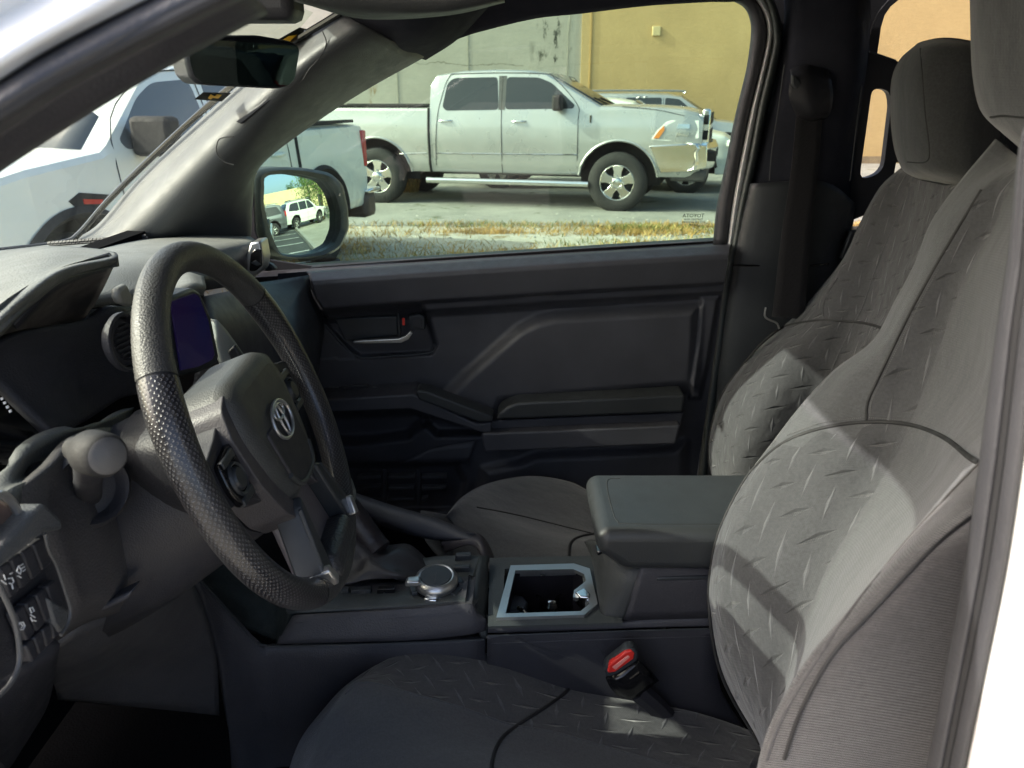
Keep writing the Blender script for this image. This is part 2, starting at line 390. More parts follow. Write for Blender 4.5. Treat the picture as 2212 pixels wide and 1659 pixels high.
# dry grass
def grass(name, n, x0, x1, y0, y1, seed, hmin=.03, hmax=.10):
    r = np.random.default_rng(seed); V = []; F = []; M = []
    cl = r.uniform((x0, y0), (x1, y1), (60, 2)); cs = r.uniform(.15, .65, 60)
    k = 0
    while k < n:
        i = r.integers(60); x, y = cl[i] + r.normal(0, cs[i], 2) * (1.6, .35)
        if not (x0 < x < x1 and y0 < y < y1): continue
        k += 1; h = r.uniform(hmin, hmax); a = r.uniform(0, 6.28); w = r.uniform(.003, .007); ln = r.normal(0, .05, 2)
        b = len(V); dx, dy = math.cos(a) * w, math.sin(a) * w
        V += [(x - dx, y - dy, .008), (x + dx, y + dy, .008), (x + dx * .7 + ln[0] * .5, y + dy * .7 + ln[1] * .5, h * .6), (x + ln[0], y + ln[1], h), (x - dx * .7 + ln[0] * .5, y - dy * .7 + ln[1] * .5, h * .6)]
        F.append([b, b + 1, b + 2, b + 3, b + 4]); M.append(0 if i % 5 else 1) if r.random() < .85 else M.append(2)
    o = obj(name, V, F, [GR1, GR2, GR3], None, False, mi=M, ang=0); tag(o, kind='stuff'); return o
def leafm(name, c):
    m, N, L, b = newmat(name); setp(b, Roughness=.8, Specular_IOR_Level=.2); co = coordn(N, L, 'Object', 1); n = noise(N, L, co, 2.2, 3)
    L.new(ramp(N, L, n, [(.3, tuple(x * .6 for x in c)), (.7, tuple(x * 1.35 for x in c))]), b.inputs['Base Color']); return m
GR1, GR2, GR3 = leafm('dry_grass', (.44, .28, .09)), leafm('green_grass', (.17, .20, .06)), leafm('straw', (.60, .46, .20))
tag(grass('dry_grass', 36000, -8, 7, 7.7, 10.6, 1), 'dry golden grass growing along the edge of the sandy verge', 'grass')
tag(grass('dry_weeds', 5000, -8, 7, 6.6, 8.6, 2, .015, .06), 'sparse low dry weeds on pale sand nearest the truck', 'weeds')
mb = MB()
for k in range(500):
    x, y = rng.uniform(-6, 6), rng.uniform(6.4, 11.5); s_ = rng.uniform(.008, .03)
    mb.lathe([(.0001, s_ * .6), (s_, 0), (.0001, -s_ * .3)], (x, y, .02), (rng.normal() * .4, rng.normal() * .4, 1), 5)
o = mb.build('gravel', ground_mat('stone', (.45, .43, .38), (.6, .58, .52), 4, 30), None, False); tag(o, 'loose pale stones strewn over verge and lot', 'stones', kind='stuff')
BARK = plastic('bark', (.10, .075, .05), .9, 30, .8)
o = tube('fallen_branch', [P(780, 511, 9.75), P(800, 513, 9.72), P(822, 517, 9.66), P(838, 518, 9.62)], [.012] * 13, BARK, None, 6, smooth=4); tag(o, 'thin brown fallen branch lying in the dry grass', 'branch')

# walls
def wallmat(name, c, kind):
    m, N, L, b = newmat(name); setp(b, Roughness=.9, Specular_IOR_Level=.2); co = coordn(N, L, 'Object', 1)
    n = noise(N, L, co, .7, 6, .6); st = noise(N, L, coordn(N, L, 'Object', (1.5, 1, 6)), 4.0, 5, .6); f_ = noise(N, L, co, 18, 5, .7)
    cc = ramp(N, L, n, [(.3, tuple(x * .86 for x in c)), (.7, tuple(min(1, x * 1.06) for x in c))])
    cc = mixc(N, L, ramp(N, L, st, [(.35, .22), (.6, 0.0)]), cc, tuple(x * .72 for x in c))
    s_ = N.new('ShaderNodeSeparateXYZ'); L.new(co, s_.inputs[0])
    if kind == 'beige':
        def box(cx, cz, rx, rz):
            ax = math_(N, L, 'DIVIDE', math_(N, L, 'ABSOLUTE', math_(N, L, 'SUBTRACT', s_.outputs[0], cx)), rx)
            az = math_(N, L, 'DIVIDE', math_(N, L, 'ABSOLUTE', math_(N, L, 'SUBTRACT', s_.outputs[2], cz)), rz)
            return math_(N, L, 'MAXIMUM', ax, az)
        def stain(cx, cz, rx, rz, sc, thr, colr, k=1.0):
            nonlocal cc
            v = noise(N, L, coordn(N, L, 'Object', (1, 1, .45)), sc, 8, .75)
            msk = math_(N, L, 'MULTIPLY', ramp(N, L, v, [(thr, 0.0), (thr + .07, 1.0)]), ramp(N, L, box(cx, cz, rx, rz), [(.5, 1.0), (1.0, 0.0)]))
            cc = mixc(N, L, math_(N, L, 'MULTIPLY', msk, k), cc, colr)
        X = lambda u: P(u, 300, 20.8).x
        Z = lambda v: P(1200, v, 20.8).z
        stain(X(1186), Z(95), .36, .80, 2.6, .52, (.045, .05, .04)); stain(X(1195), Z(150), .66, .66, 2.0, .56, (.06, .065, .045)); stain(X(1235), Z(210), .6, 1.0, 2.4, .58, (.07, .07, .05), .8)
        stain(X(812), Z(222), .12, .55, 2.0, .45, (.28, .17, .06), .8); stain(X(1050), Z(250), 2.0, .2, 2.4, .55, (.15, .13, .09), .6)
        v = noise(N, L, co, .8, 6, .7)
        for (zc_, x0, x1, amp) in ((Z(140), X(885), X(1130), .5), (Z(165), X(1080), X(1180), .9)):
            zz_ = math_(N, L, 'ADD', zc_, math_(N, L, 'MULTIPLY', math_(N, L, 'SUBTRACT', v, .5), amp))
            ln_ = math_(N, L, 'LESS_THAN', math_(N, L, 'ABSOLUTE', math_(N, L, 'SUBTRACT', s_.outputs[2], zz_)), .012)
            ins = math_(N, L, 'MULTIPLY', math_(N, L, 'GREATER_THAN', s_.outputs[0], x0), math_(N, L, 'LESS_THAN', s_.outputs[0], x1))
            cc = mixc(N, L, math_(N, L, 'MULTIPLY', math_(N, L, 'MULTIPLY', ln_, ins), .65), cc, (.16, .15, .11))
    L.new(cc, b.inputs['Base Color'])
    bump(N, L, b, math_(N, L, 'ADD', math_(N, L, 'MULTIPLY', f_, .6), math_(N, L, 'MULTIPLY', st, .5)), .5, .02); return m
xc = P(1256, 100, 20.8).x
BEI = wallmat('beige_wall_paint', (.46, .435, .36), 'beige'); YLW = wallmat('yellow_wall_paint', (.58, .41, .19), 'y')
w1 = MB(); w1.box((xc - 5.6, 24.8, 3.2), (11.2, 8, 6.4)); w1 = w1.build('warehouse', BEI, None, False); w1.location = (0, 0, 0)
tag(w1, 'pale weathered concrete building with black mould stains behind the silver pickup', 'building')
for u in (860, 1013, 728): mb = MB(); mb.box((P(u, 200, 20.8).x, 20.797, 3.2), (.02, .02, 6.3)); mb.build('panel_joint', simple('joint_shade', (.30, .29, .23), .9), w1)
mb = MB(); mb.tube([(P(1238, 60, 20.8).x, 20.77, 5.5), (P(1238, 60, 20.8).x, 20.77, 4.2), (P(1226, 160, 20.8).x, 20.77, 3.0), (P(1222, 250, 20.8).x, 20.77, .1)], .012, 5); mb.build('wall_cable', simple('cable', (.2, .2, .17), .8), w1)
mb = MB(); mb.box((xc - 5.6, 20.7, 6.4), (11.3, .3, .18)); mb.build('coping', BEI, w1)
w2 = MB(); w2.box((xc + 14, 24.96, 3.2), (28, 8.4, 6.4)); w2 = w2.build('yellow_building', YLW, None, False)
tag(w2, 'mustard yellow stucco building behind the silver pickup and rear window', 'building')
mb = MB(); mb.box(P(1418, 67, 20.74), (.19, .06, .21)); mb.build('wall_vent', simple('cream_vent', (.62, .50, .26), .7), w2, bevel=.01)
mb = MB(); mb.box((xc + 14, 20.73, .10), (28, .06, .2)); mb.build('base_band', ground_mat('base_grime', (.25, .19, .12), (.34, .26, .15), 3, 30), w2)
mb = MB(); mb.box((P(1277, 100, 20.7).x, 20.75, 3.2), (.03, .03, 6.3)); mb.build('corner_joint', simple('yellow_joint', (.38, .25, .09), .9), w2)
mb = MB(); mb.box((xc + 14, 20.66, 6.4), (28.2, .4, .22)); mb.build('coping', YLW, w2)

# trees
def tree(name, x, y, hgt, cr_, label, n=5200, cm=(.07, .13, .03), leaf=.10, droop=.0, seed=3):
    r = np.random.default_rng(seed); root = empty(name, (x, y, 0)); tag(root, label, 'tree', 'trees around the buildings')
    tr = MB(); tr.tube(cr([np.array(q) for q in ((0, 0, 0), (.1, .05, hgt * .3), (-.05, .1, hgt * .6), (.05, 0, hgt * .85))], 4), [.20 - .012 * i for i in range(13)], 8)
    tips = []
    for i in range(11):
        a = r.uniform(0, 6.28); z = r.uniform(.3, .75) * hgt; L_ = r.uniform(.5, 1) * cr_; t_ = (math.cos(a) * L_, math.sin(a) * L_, z + r.uniform(.1, .9) * cr_ * .7)
        tr.tube([(0, 0, z), (t_[0] * .5, t_[1] * .5, z + (t_[2] - z) * .6), t_], [.07, .045, .02], 5); tips.append(np.array(t_))
    tr.build('trunk', BARK, root)
    V = []; F = []
    cl = [tips[i % 11] + r.normal(0, cr_ * .28, 3) for i in range(46)] + [np.array((0, 0, hgt * .85)) + r.normal(0, cr_ * .35, 3) for _ in range(10)]
    for k in range(n):
        c = cl[r.integers(len(cl))] + r.normal(0, cr_ * .14, 3) * (1, 1, 1.3); c[2] -= droop * abs(r.normal()) ; c[2] = max(c[2], .1)
        a, b_ = r.normal(size=3), r.normal(size=3); a /= np.linalg.norm(a); b_ -= a * (a @ b_); b_ /= np.linalg.norm(b_); s_ = leaf * r.uniform(.5, 1.2)
        q = len(V); V += [c - a * s_, c + b_ * s_ * .4, c + a * s_, c - b_ * s_ * .4]; F.append([q, q + 1, q + 2, q + 3])
    obj('crown', V, F, leafm('leaves_' + str(seed), cm), root, False, ang=0); return root
tree('bushy_tree', -12.4, 23, 4.0, 2.2, 'dark bushy tree past the left end of the concrete building', seed=11)
tree('bushy_tree', -16, 24, 5.0, 2.6, 'tall dark tree furthest left behind the white pickup', seed=12)
tree('weeping_tree', 14.0, 7.3, 5.0, 1.9, 'drooping green tree at the kerb reflected in the side mirror', n=9000, cm=(.10, .17, .03), leaf=.09, droop=1.1, seed=14)
for k, (x, y, h_) in enumerate(((47, 13, 7.5), (49, 9, 6.5), (50, 17, 7), (48, 21, 8))):
    tree('bushy_tree', x, y, h_, 1.8, ['first', 'second', 'third', 'fourth'][k] + ' small tree rising behind the far cream building in the mirror', n=1500, leaf=.2, seed=20 + k)
w3 = MB(); w3.box((42, 12, 2.2), (5, 34, 4.4)); w3 = w3.build('cream_building', wallmat('cream_wall', (.72, .60, .34), 'y'), None, False)
tag(w3, 'long cream building across the lot reflected in the side mirror', 'building')
for y in (6, 12, 16): mb = MB(); mb.box((39.49, y, 1.3), (.06, 1.6, 2.4)); mb.build('doorway', simple('door_dark', (.05, .05, .06), .4), w3)
pl = MB(); pl.tube([(17, 6.7, 0), (17, 6.7, 8.5)], [.12, .09], 10); pl = pl.build('utility_pole', simple('pole_wood', (.28, .26, .22), .9)); tag(pl, 'pale utility pole beside the drooping tree in the mirror', 'pole')
mb = MB(); mb.tube(cr([np.array(q) for q in ((17, 6.7, 8.2), (20, 2, 6.6), (28, -6, 7.6))], 6), .02, 5); mb.build('power_line', simple('wire', (.03, .03, .03), .7), pl)

bx0, bx1 = P(842, 415, 14.4).x, P(905, 415, 14.4).x
tag(grass('dry_brush', 900, bx0, bx1, 14.2, 15.0, 5, .12, .34), 'clump of brown brush seen under the bed of the silver pickup', 'brush')
# ================================================================== parked vehicles (x forward from the front axle, z up)
def vehicle(name, label, cat, loc, rz, S, group=None):
    root = empty(name, loc, rz); tag(root, label, cat, group)
    Wd, belt, k = S['W'], S['belt'], S.get('tumble', .30); xt = [p_[0] for p_ in S['top']]; zt_ = [p_[1] for p_ in S['top']]
    px = [p_[0] for p_ in S['plan']]; pw = [p_[1] for p_ in S['plan']]
    zb0, Rw, ra = S['zb'], S['R'], S['ra']; axles = S['axles']; zc_ = Rw + .02
    zs = S.get('zs', [0, .35, .55, .8, 1.0, 1.2, 1.6]); fs = S.get('flank', [.93, .955, .985, 1.0, .992, .972, .94])
    def yside(z):
        if z <= belt: return Wd * float(np.interp(z, zs, fs))
        return Wd * float(np.interp(belt, zs, fs)) - k * (z - belt)
    def w(x): return float(np.interp(x, px, pw))
    def top(x): return float(np.interp(x, xt, zt_))
    def bot(x):
        z = zb0
        for a in axles:
            d = abs(x - a)
            if d < ra: z = max(z, zc_ + math.sqrt(ra * ra - d * d) * .98)
        return z
    def loft(nm, x0, x1, mat, cap=True, fixtop=None, dark=BLK):
        xs = set(np.round(np.linspace(x0, x1, int((x1 - x0) / .07) + 2), 4))
        for a in axles:
            for q in np.linspace(-1, 1, 25): 
                v = a + ra * math.sin(q * math.pi / 2)
                if x0 < v < x1: xs.add(round(v, 4))
            for e in (-1, 1):
                v = a + e * (ra + .002)
                if x0 < v < x1: xs.add(round(v, 4))
        for v in xt:
            if x0 < v < x1: xs.add(round(v, 4))
        xs = sorted(xs); V = []; F = []; MI = []; nn = 0
        for x in xs:
            zb, zt, ww = bot(x), (fixtop if fixtop else top(x)), w(x)
            zt = max(zt, zb + .12); zS = min(belt, zt - .06); gt = max(zS, zt - .08)
            half = [(0, zb + .02), (.80 * ww * yside(zb), zb + .02), (ww * yside(zb) - .015, zb)]
            for f_ in (.03, .12, .18, .24, .3, .4, .5, .6, .7, .8, .9, 1): z = zb + (zS - zb) * f_; half.append((ww * yside(z), z))
            for f_ in (.5, 1): z = zS + (gt - zS) * f_; half.append((ww * yside(z), z))
            e = ww * yside(gt); half += [(e - .02, gt + (zt - gt) * .6), (e - .07, zt - .012), (e * .6, zt), (0, zt + .012)]
            ring = [Vector((x, y, z)) for y, z in half] + [Vector((x, -y, z)) for y, z in half[-2:0:-1]]
            nn = len(ring); V += ring
        nh = len(half)
        for i in range(len(xs) - 1):
            for j in range(nn):
                F.append([i * nn + j, (i + 1) * nn + j, (i + 1) * nn + (j + 1) % nn, i * nn + (j + 1) % nn])
                MI.append(1 if (j < 2 or j >= nn - 2) else 0)
        if cap: F += [list(range(nn)), [(len(xs) - 1) * nn + j for j in range(nn)][::-1]]; MI += [0, 0]
        return obj(nm, V, F, [mat, dark], root, True, mi=MI, ang=32)
    def sp_(x, z, off=0, s=-1): return Vector((x, s * (w(x) * yside(z) + off), z))
    def sidepanel(nm, pts, off, mat, s=-1, th=.012, bevel=0, rnd=0):
        pts = roundpoly(pts, rnd) if rnd else pts
        return prism(nm, [sp_(x, z, off, s) for x, z in pts], (0, -s * th, 0), mat, par_part[0] or root, bevel, 2)
    def seam(pts, s=-1, wd=.005, mat=PIPE, nm='seam'):
        c = cr([np.array((x, z, 0)) for x, z in pts], 4); mb = MB(); mb.tube([sp_(q[0], q[1], .003, s) for q in c], wd, 4); return mb.build(nm, mat, root)
    par_part = [None]
    S['fn'](root, loft, sp_, sidepanel, seam, par_part, S, w, yside, top)
    for a in axles:
        mb = MB(); mb.box((a, 0, zc_ + ra * .42), (2 * ra + .04, 2 * (Wd - .34), ra * 1.1)); mb.build('wheel_well', BLK, root)
    # wheels
    wm = S.get('wheel', 'steel')
    for a in axles:
        for s in (-1, 1):
            c = Vector((a, s * (Wd - .12), Rw)); ax = Vector((0, s, 0)); T_ = MB(); wt = .13
            T_.lathe([(Rw * .56, -wt), (Rw * .62, -wt * 1.0), (Rw * .93, -wt * .95), (Rw, -wt * .7), (Rw, wt * .7), (Rw * .93, wt * .95), (Rw * .75, wt * 1.03), (Rw * .60, wt), (Rw * .565, wt * .9)], c, ax, 44)
            ty = T_.build('wheel', TYRE, root, ang=60)
            Rm = MB(); r = Rw * .60
            Rm.lathe([(r, wt * .92), (r * .97, wt * 1.02), (r * .92, wt * .92), (r * .88, wt * .5), (r * .8, wt * .1)], c, ax, 40)
            q = ax.to_track_quat('Z', 'Y')
            ns = S.get('spokes', 5)
            for i in range(ns):
                an = 2 * math.pi * i / ns + .3; u_ = q @ Vector((math.cos(an), math.sin(an), 0)); v_ = q @ Vector((-math.sin(an), math.cos(an), 0)); f_ = S.get('spw', .30)
                pts = [(.18, -f_ * .75), (.60, -f_ * .72), (.93, -f_ * 1.15), (.93, f_ * 1.15), (.60, f_ * .72), (.18, f_ * .75)]
                P0 = [c + u_ * (r * a_) + v_ * (r * b_) + ax * (wt * (.62 + .22 * (1 - a_) + (.12 if a_ > .9 else 0))) for a_, b_ in pts]
                Rm.prism(P0, -ax * .03)
            Rm.lathe([(r * .30, wt * .6), (r * .30, wt * .98), (r * .24, wt * 1.12), (r * .12, wt * 1.16), (.0001, wt * 1.17)], c, ax, 24)
            for i in range(8): an = 2 * math.pi * i / 8; Rm.lathe([(.012, 0), (.010, wt * .16), (.0001, wt * .18)], c + q @ Vector((math.cos(an), math.sin(an), 0)) * r * .37 + ax * wt * .86, ax, 6)
            rim = Rm.build('rim', STEELW, ty, bevel=.004, ang=35)
            Dk = MB(); Dk.lathe([(r * .9, wt * .15), (.0001, wt * .12)], c, ax, 24); Dk.build('brake', BLK, ty)
    return root
BLK = plastic('underbody', (.010, .010, .011), .8, 100, .2)
def mirror_(root, sp_, x, z, s, mat, sz=1):
    c = sp_(x, z, .16 * sz, s); mb = MB(); mb.box(c, (.13 * sz, .26 * sz, .22 * sz)); m = mb.build('door_mirror', mat, root, bevel=.035)
    mb = MB(); mb.tube([sp_(x, z - .06, -.02, s), sp_(x, z - .05, .08, s)], .025, 8); mb.build('mirror_arm', mat, m)
def handle(root, sp_, x, z, s, mat):
    mb = MB(); mb.tube(cr([np.array(sp_(x - .10, z, .004, s)), np.array(sp_(x - .06, z, .035, s)), np.array(sp_(x + .06, z, .035, s)), np.array(sp_(x + .10, z, .004, s))], 4), .016, 8); mb.build('door_handle', mat, root)
def glassrake(root, nm, sp_, x0, z0, x1, z1, w0, w1, mat=DGLASS, lift=.012):
    n = Vector((z1 - z0, 0, x0 - x1)).normalized(); n = n if n.z > 0 else -n
    rows = [[Vector((x0, w0 * f_, z0)) + n * (lift + .02 * (1 - f_ * f_)) for f_ in np.linspace(-1, 1, 9)], [Vector((x1, w1 * f_, z1)) + n * (lift + .01 * (1 - f_ * f_)) for f_ in np.linspace(-1, 1, 9)]]
    V = [v for r in rows for v in r]; return obj(nm, V, [[i, i + 1, i + 10, i + 9] for i in range(8)], mat, root, True, solid=.004, ang=60)

def silver_fn(root, loft, sp_, panel, seam, pp, S, w, yside, top):
    PT = S['paint']
    loft('body', -2.88, 1.16, PT); b = loft('bed', -5.15, -2.92, PT, fixtop=S['bedz'])
    mb = MB(); mb.box((-4.03, 0, S['bedz'] + .013), (2.05, 1.6, .012)); mb.build('open_bed_dark', BLK, root)  # black sheet stands in for the dark inside of the open bed
    for s in (-1, 1): mb = MB(); mb.box((-4.03, s * (yside(S['bedz']) - .06), S['bedz'] + .02), (2.2, .10, .02)); mb.build('bed_rail', BLK, root)
    for s in (-1, 1):
        panel('window', [(-2.62, 1.415), (-2.68, 1.47), (-2.62, 1.80), (-2.52, 1.875), (-1.84, 1.885), (-1.80, 1.43)], .003, DGLASS, s, rnd=.06)
        panel('window', [(-1.70, 1.435), (-1.70, 1.885), (-1.22, 1.875), (-1.02, 1.80), (-.66, 1.50), (-.68, 1.45)], .003, DGLASS, s, rnd=.06)
        panel('window_post', [(-1.80, 1.43), (-1.82, 1.90), (-1.70, 1.90), (-1.70, 1.43)], .004, plastic('post_black', (.06, .06, .06), .4, 300, 0), s)
        seam([(-2.80, .62), (-2.79, .9), (-2.76, 1.3), (-2.70, 1.6), (-2.60, 1.88), (-2.4, 1.935), (-1.2, 1.93), (-.95, 1.83), (-.62, 1.5), (-.60, 1.3), (-.60, .62)], s)
        seam([(-1.75, .50), (-1.75, 1.0), (-1.755, 1.42), (-1.76, 1.90)], s); seam([(-2.78, .52), (-1.75, .50), (-.62, .52)], s)
        seam([(-2.9, .52), (-2.9, 1.0), (-2.9, 1.45)], s, .02, BLK, 'cab_gap')
        seam([(-4.4 + 1.0, .78), (-2.95, .80)], s, .007, CHROME, 'side_moulding'); seam([(-2.80, .80), (-.60, .815)], s, .007, CHROME, 'side_moulding')
        for x in (-2.63, -1.48): handle(root, sp_, x, 1.27, s, CHROME)
        mirror_(root, sp_, -.88, 1.53, s, BLK)
        mb = MB(); mb.tube([(-2.95, s * 1.0, .40), (-.42, s * 1.0, .40)], .045, 12); mb.build('running_board', CHROME, root)
        hl = panel('headlight', [(.46, 1.04), (.55, 1.17), (.66, 1.28), (.74, 1.30), (1.10, 1.30), (1.12, 1.06), (.70, 1.02)], .006, LENSC, s, .03, .004)
        pp[0] = hl; panel('indicator', [(.49, 1.055), (.56, 1.16), (.63, 1.23), (.64, 1.17), (.57, 1.06)], .012, AMBER, s, .01); panel('reflector', [(.80, 1.09), (.82, 1.14), (.98, 1.14), (.98, 1.09)], .010, CHROME, s, .01); panel('reflector', [(.80, 1.19), (.82, 1.25), (.98, 1.25), (.98, 1.19)], .010, CHROME, s, .01); pp[0] = None
        seam([(.02, 1.48), (.5, 1.44), (.9, 1.36)], s, .004); seam([(-.42, 1.36), (-.42, 1.26)], s, .014, GLOSSB, 'fender_badge')
        # arch lip
        for a in S['axles']:
            pts = [(a + (S['ra'] + .012) * math.cos(t), S['R'] + .02 + (S['ra'] + .012) * math.sin(t) * .98) for t in np.linspace(.12, math.pi - .12, 12)]
            seam(pts, s, .018, PT, 'arch_lip')
    glassrake(root, 'windshield', sp_, -.28, 1.475, -1.12, 1.925, .80, .66)
    for y in (-.35, .25): mb = MB(); mb.tube([(-.25, y, 1.50), (-.42, y - .4, 1.60)], .012, 5); mb.build('wiper', BLK, root)
    gr = MB(); gr.box((1.19, 0, 1.20), (.12, 1.36, .50)); g = gr.build('grille', CHROME, root, bevel=.03)
    for y in (-.36, .36):
        for z in (1.085, 1.315): mb = MB(); mb.box((1.245, y, z), (.03, .56, .165)); mb.build('grille_mesh', BLK, g, bevel=.01)
    for s in (-1, 1):
        for z in (1.095, 1.305): mb = MB(); mb.box((1.195, s * .672, z), (.07, .03, .13)); mb.build('grille_mesh', BLK, g)
    bu = MB(); n = 13; prof = []
    for t in np.linspace(-1, 1, n): prof.append((1.32 - .26 * abs(t) ** 3.0, t * .98))
    V = []; 
    secs = [(-.06, .60), (.02, .63), (.05, .75), (.03, .86), (.06, .92), (.02, .99), (-.10, 1.0)]
    for x, y in prof: V += [Vector((x + d, y, z)) for d, z in secs]
    m_ = len(secs); F = [[i * m_ + j, (i + 1) * m_ + j, (i + 1) * m_ + j + 1, i * m_ + j + 1] for i in range(n - 1) for j in range(m_ - 1)]
    for s in (0, 1):   # wrap back along the flank
        pass
    bmp = obj('bumper', V, F, CHROME, root, True, solid=.03, ang=50)
    for s in (-1, 1): pp[0] = bmp; panel('bumper_side', [(.44, .955), (1.0, .985), (1.24, .97), (1.26, .66), (1.0, .60), (.62, .58)], .035, CHROME, s, .03, .012); pp[0] = None; mb = MB(); mb.box((1.30, s * .55, .80), (.14, .30, .13)); mb.build('fog_lamp', BLK, bmp, bevel=.01)
    mb = MB(); mb.box((1.0, 0, .54), (.5, 1.75, .16)); mb.build('air_dam', plastic('dam_grey', (.05, .05, .05), .7, 200, .3), root, bevel=.03)
    for s in (-1, 1): mb = MB(); mb.box((-5.14, s * .93, 1.15), (.10, .12, .42)); mb.build('taillight', REDL, root, bevel=.02)
    mb = MB(); mb.box((-5.25, 0, .62), (.18, 1.9, .22)); mb.build('rear_bumper', CHROME, root, bevel=.03)
    mb = MB(); mb.tube([(-3.79, -.8, .42), (-3.79, .8, .42)], .07, 10); mb.tube([(0, -.8, .42), (0, .8, .42)], .06, 10); mb.box((-2, 0, .52), (5.2, .9, .14)); mb.build('axle', BLK, root)
SIL = dict(W=1.0, belt=1.43, tumble=.26, zb=.52, R=.43, ra=.57, axles=(0, -3.79), bedz=1.47, paint=SILVER,
    top=[(-5.2, 1.47), (-2.89, 1.47), (-2.88, 1.80), (-2.80, 1.93), (-2.4, 1.985), (-1.9, 2.0), (-1.4, 1.985), (-1.12, 1.94), (-.30, 1.50), (-.1, 1.50), (.5, 1.49), (.9, 1.46), (1.08, 1.42), (1.16, 1.34)],
    plan=[(-5.2, .97), (-4.8, 1), (.5, 1), (.9, .97), (1.16, .90)], fn=silver_fn, zs=[.47, .60, .66, .70, .76, 1.0, 1.22, 1.32, 1.6], flank=[.925, .945, .985, .975, .982, 1.0, .992, .975, .95])
fx = P(1332, 400, 11.8).x
vehicle('pickup_truck', 'silver crew-cab pickup with chrome wheels and running board, whole beyond the passenger window', 'pickup truck', (fx + .26, 12.77, 0), R(-15), SIL, 'cars and pickups parked around the lot')

def white_fn(root, loft, sp_, panel, seam, pp, S, w, yside, top):
    PT = S['paint']; fx_ = S['axles'][1]
    loft('body', -2.75, .85, PT); loft('bed', fx_ - 1.05, -2.79, PT, fixtop=S['bedz'])
    mb = MB(); mb.box(((fx_ - 1.05 - 2.79) / 2, 0, S['bedz'] + .02), (abs(fx_ - 1.05 + 2.79) - .05, 1.5, .012)); mb.build('open_bed_dark', BLK, root)  # flat black sheet in place of the open bed's dark inside
    for s in (-1, 1):
        mb = MB(); mb.box(((fx_ - 1.0 - 2.79) / 2, s * (yside(S['bedz']) - .07), S['bedz'] + .025), (abs(fx_ - 1.0 + 2.79) - .1, .09, .03)); mb.build('bed_rail', BLK, root)
        panel('window', [(-2.45, 1.30), (-2.55, 1.36), (-2.45, 1.62), (-2.3, 1.72), (-1.66, 1.73), (-1.62, 1.30)], .003, RGLASS, s, rnd=.05)
        panel('window', [(-1.52, 1.30), (-1.52, 1.73), (-1.08, 1.70), (-.86, 1.60), (-.52, 1.34), (-.56, 1.28)], .003, RGLASS, s, rnd=.08)
        seam([(-1.57, .5), (-1.57, 1.2), (-1.58, 1.75)], s); seam([(-2.62, .55), (-2.6, 1.3), (-2.45, 1.70), (-2.3, 1.79), (-1.2, 1.78), (-.85, 1.68), (-.45, 1.35), (-.45, .55)], s)
        seam([(-2.77, .5), (-2.77, 1.0), (-2.77, 1.33)], s, .018, BLK, 'cab_gap')
        for x in (-2.4, -1.35): handle(root, sp_, x, 1.13, s, PT)
        mirror_(root, sp_, -.66, 1.36, s, BLK, 1.15)
        panel('fender_vent', [(-.30, 1.02), (-.05, 1.06), (.05, 1.02), (.0, .97), (-.22, .95)], .006, BLK, s, .012); panel('fender_badge', [(-.22, 1.0), (-.06, 1.02), (-.06, .99), (-.2, .975)], .012, REDL, s, .008)
        for a in S['axles']:
            pts = [(a + (S['ra'] + .01) * math.cos(t), S['R'] + .02 + (S['ra'] + .01) * math.sin(t) * .98) for t in np.linspace(.12, math.pi - .12, 12)]
            seam(pts, s, .035, BLK, 'arch_flare')
        mb = MB(); mb.box((fx_ - 1.03, s * (.955 * S['W']), 1.08), (.09, .08, .38)); mb.build('taillight', REDL, root, bevel=.015)
        mb = MB(); mb.box((.72, s * .82, 1.0), (.2, .22, .16)); mb.build('headlight', LENSC, root, bevel=.03)
    glassrake(root, 'windshield', sp_, -.30, 1.27, -1.02, 1.74, .78, .62, RGLASS)
    mb = MB(); mb.box((.86, 0, .98), (.06, 1.2, .34)); mb.build('grille', BLK, root, bevel=.03)
    mb = MB(); mb.box((.85, 0, .62), (.22, 1.8, .26)); mb.build('bumper', PT, root, bevel=.05)
    mb = MB(); mb.box((fx_ - 1.08, 0, .48), (.28, 1.96, .28)); rb = mb.build('rear_bumper', plastic('rusty_bumper', (.085, .06, .05), .6, 50, .4), root, bevel=.06)
    mb = MB(); mb.box((fx_ - 1.14, 0, .63), (.34, 2.0, .05)); mb.build('bumper_step', CHROME, rb, bevel=.02)
WHT = dict(W=.96, belt=1.26, tumble=.34, zb=.48, R=.41, ra=.52, axles=(0, -3.2), bedz=1.34, paint=WHITE2,
    top=[(-5, 1.34), (-2.76, 1.34), (-2.75, 1.66), (-2.62, 1.80), (-2.2, 1.84), (-1.4, 1.835), (-1.02, 1.77), (-.32, 1.30), (.3, 1.24), (.7, 1.16), (.85, 1.02)],
    plan=[(-5, .97), (-4, 1), (.3, 1), (.65, .95), (.85, .84)], fn=white_fn)
WTX = dict(loc=(-3.55, 5.05, 0), rz=R(256))
vehicle('pickup_truck', 'white pickup with dark windows parked left, its tail beside the side mirror', 'pickup truck', WTX['loc'], WTX['rz'], WHT, 'cars and pickups parked around the lot')

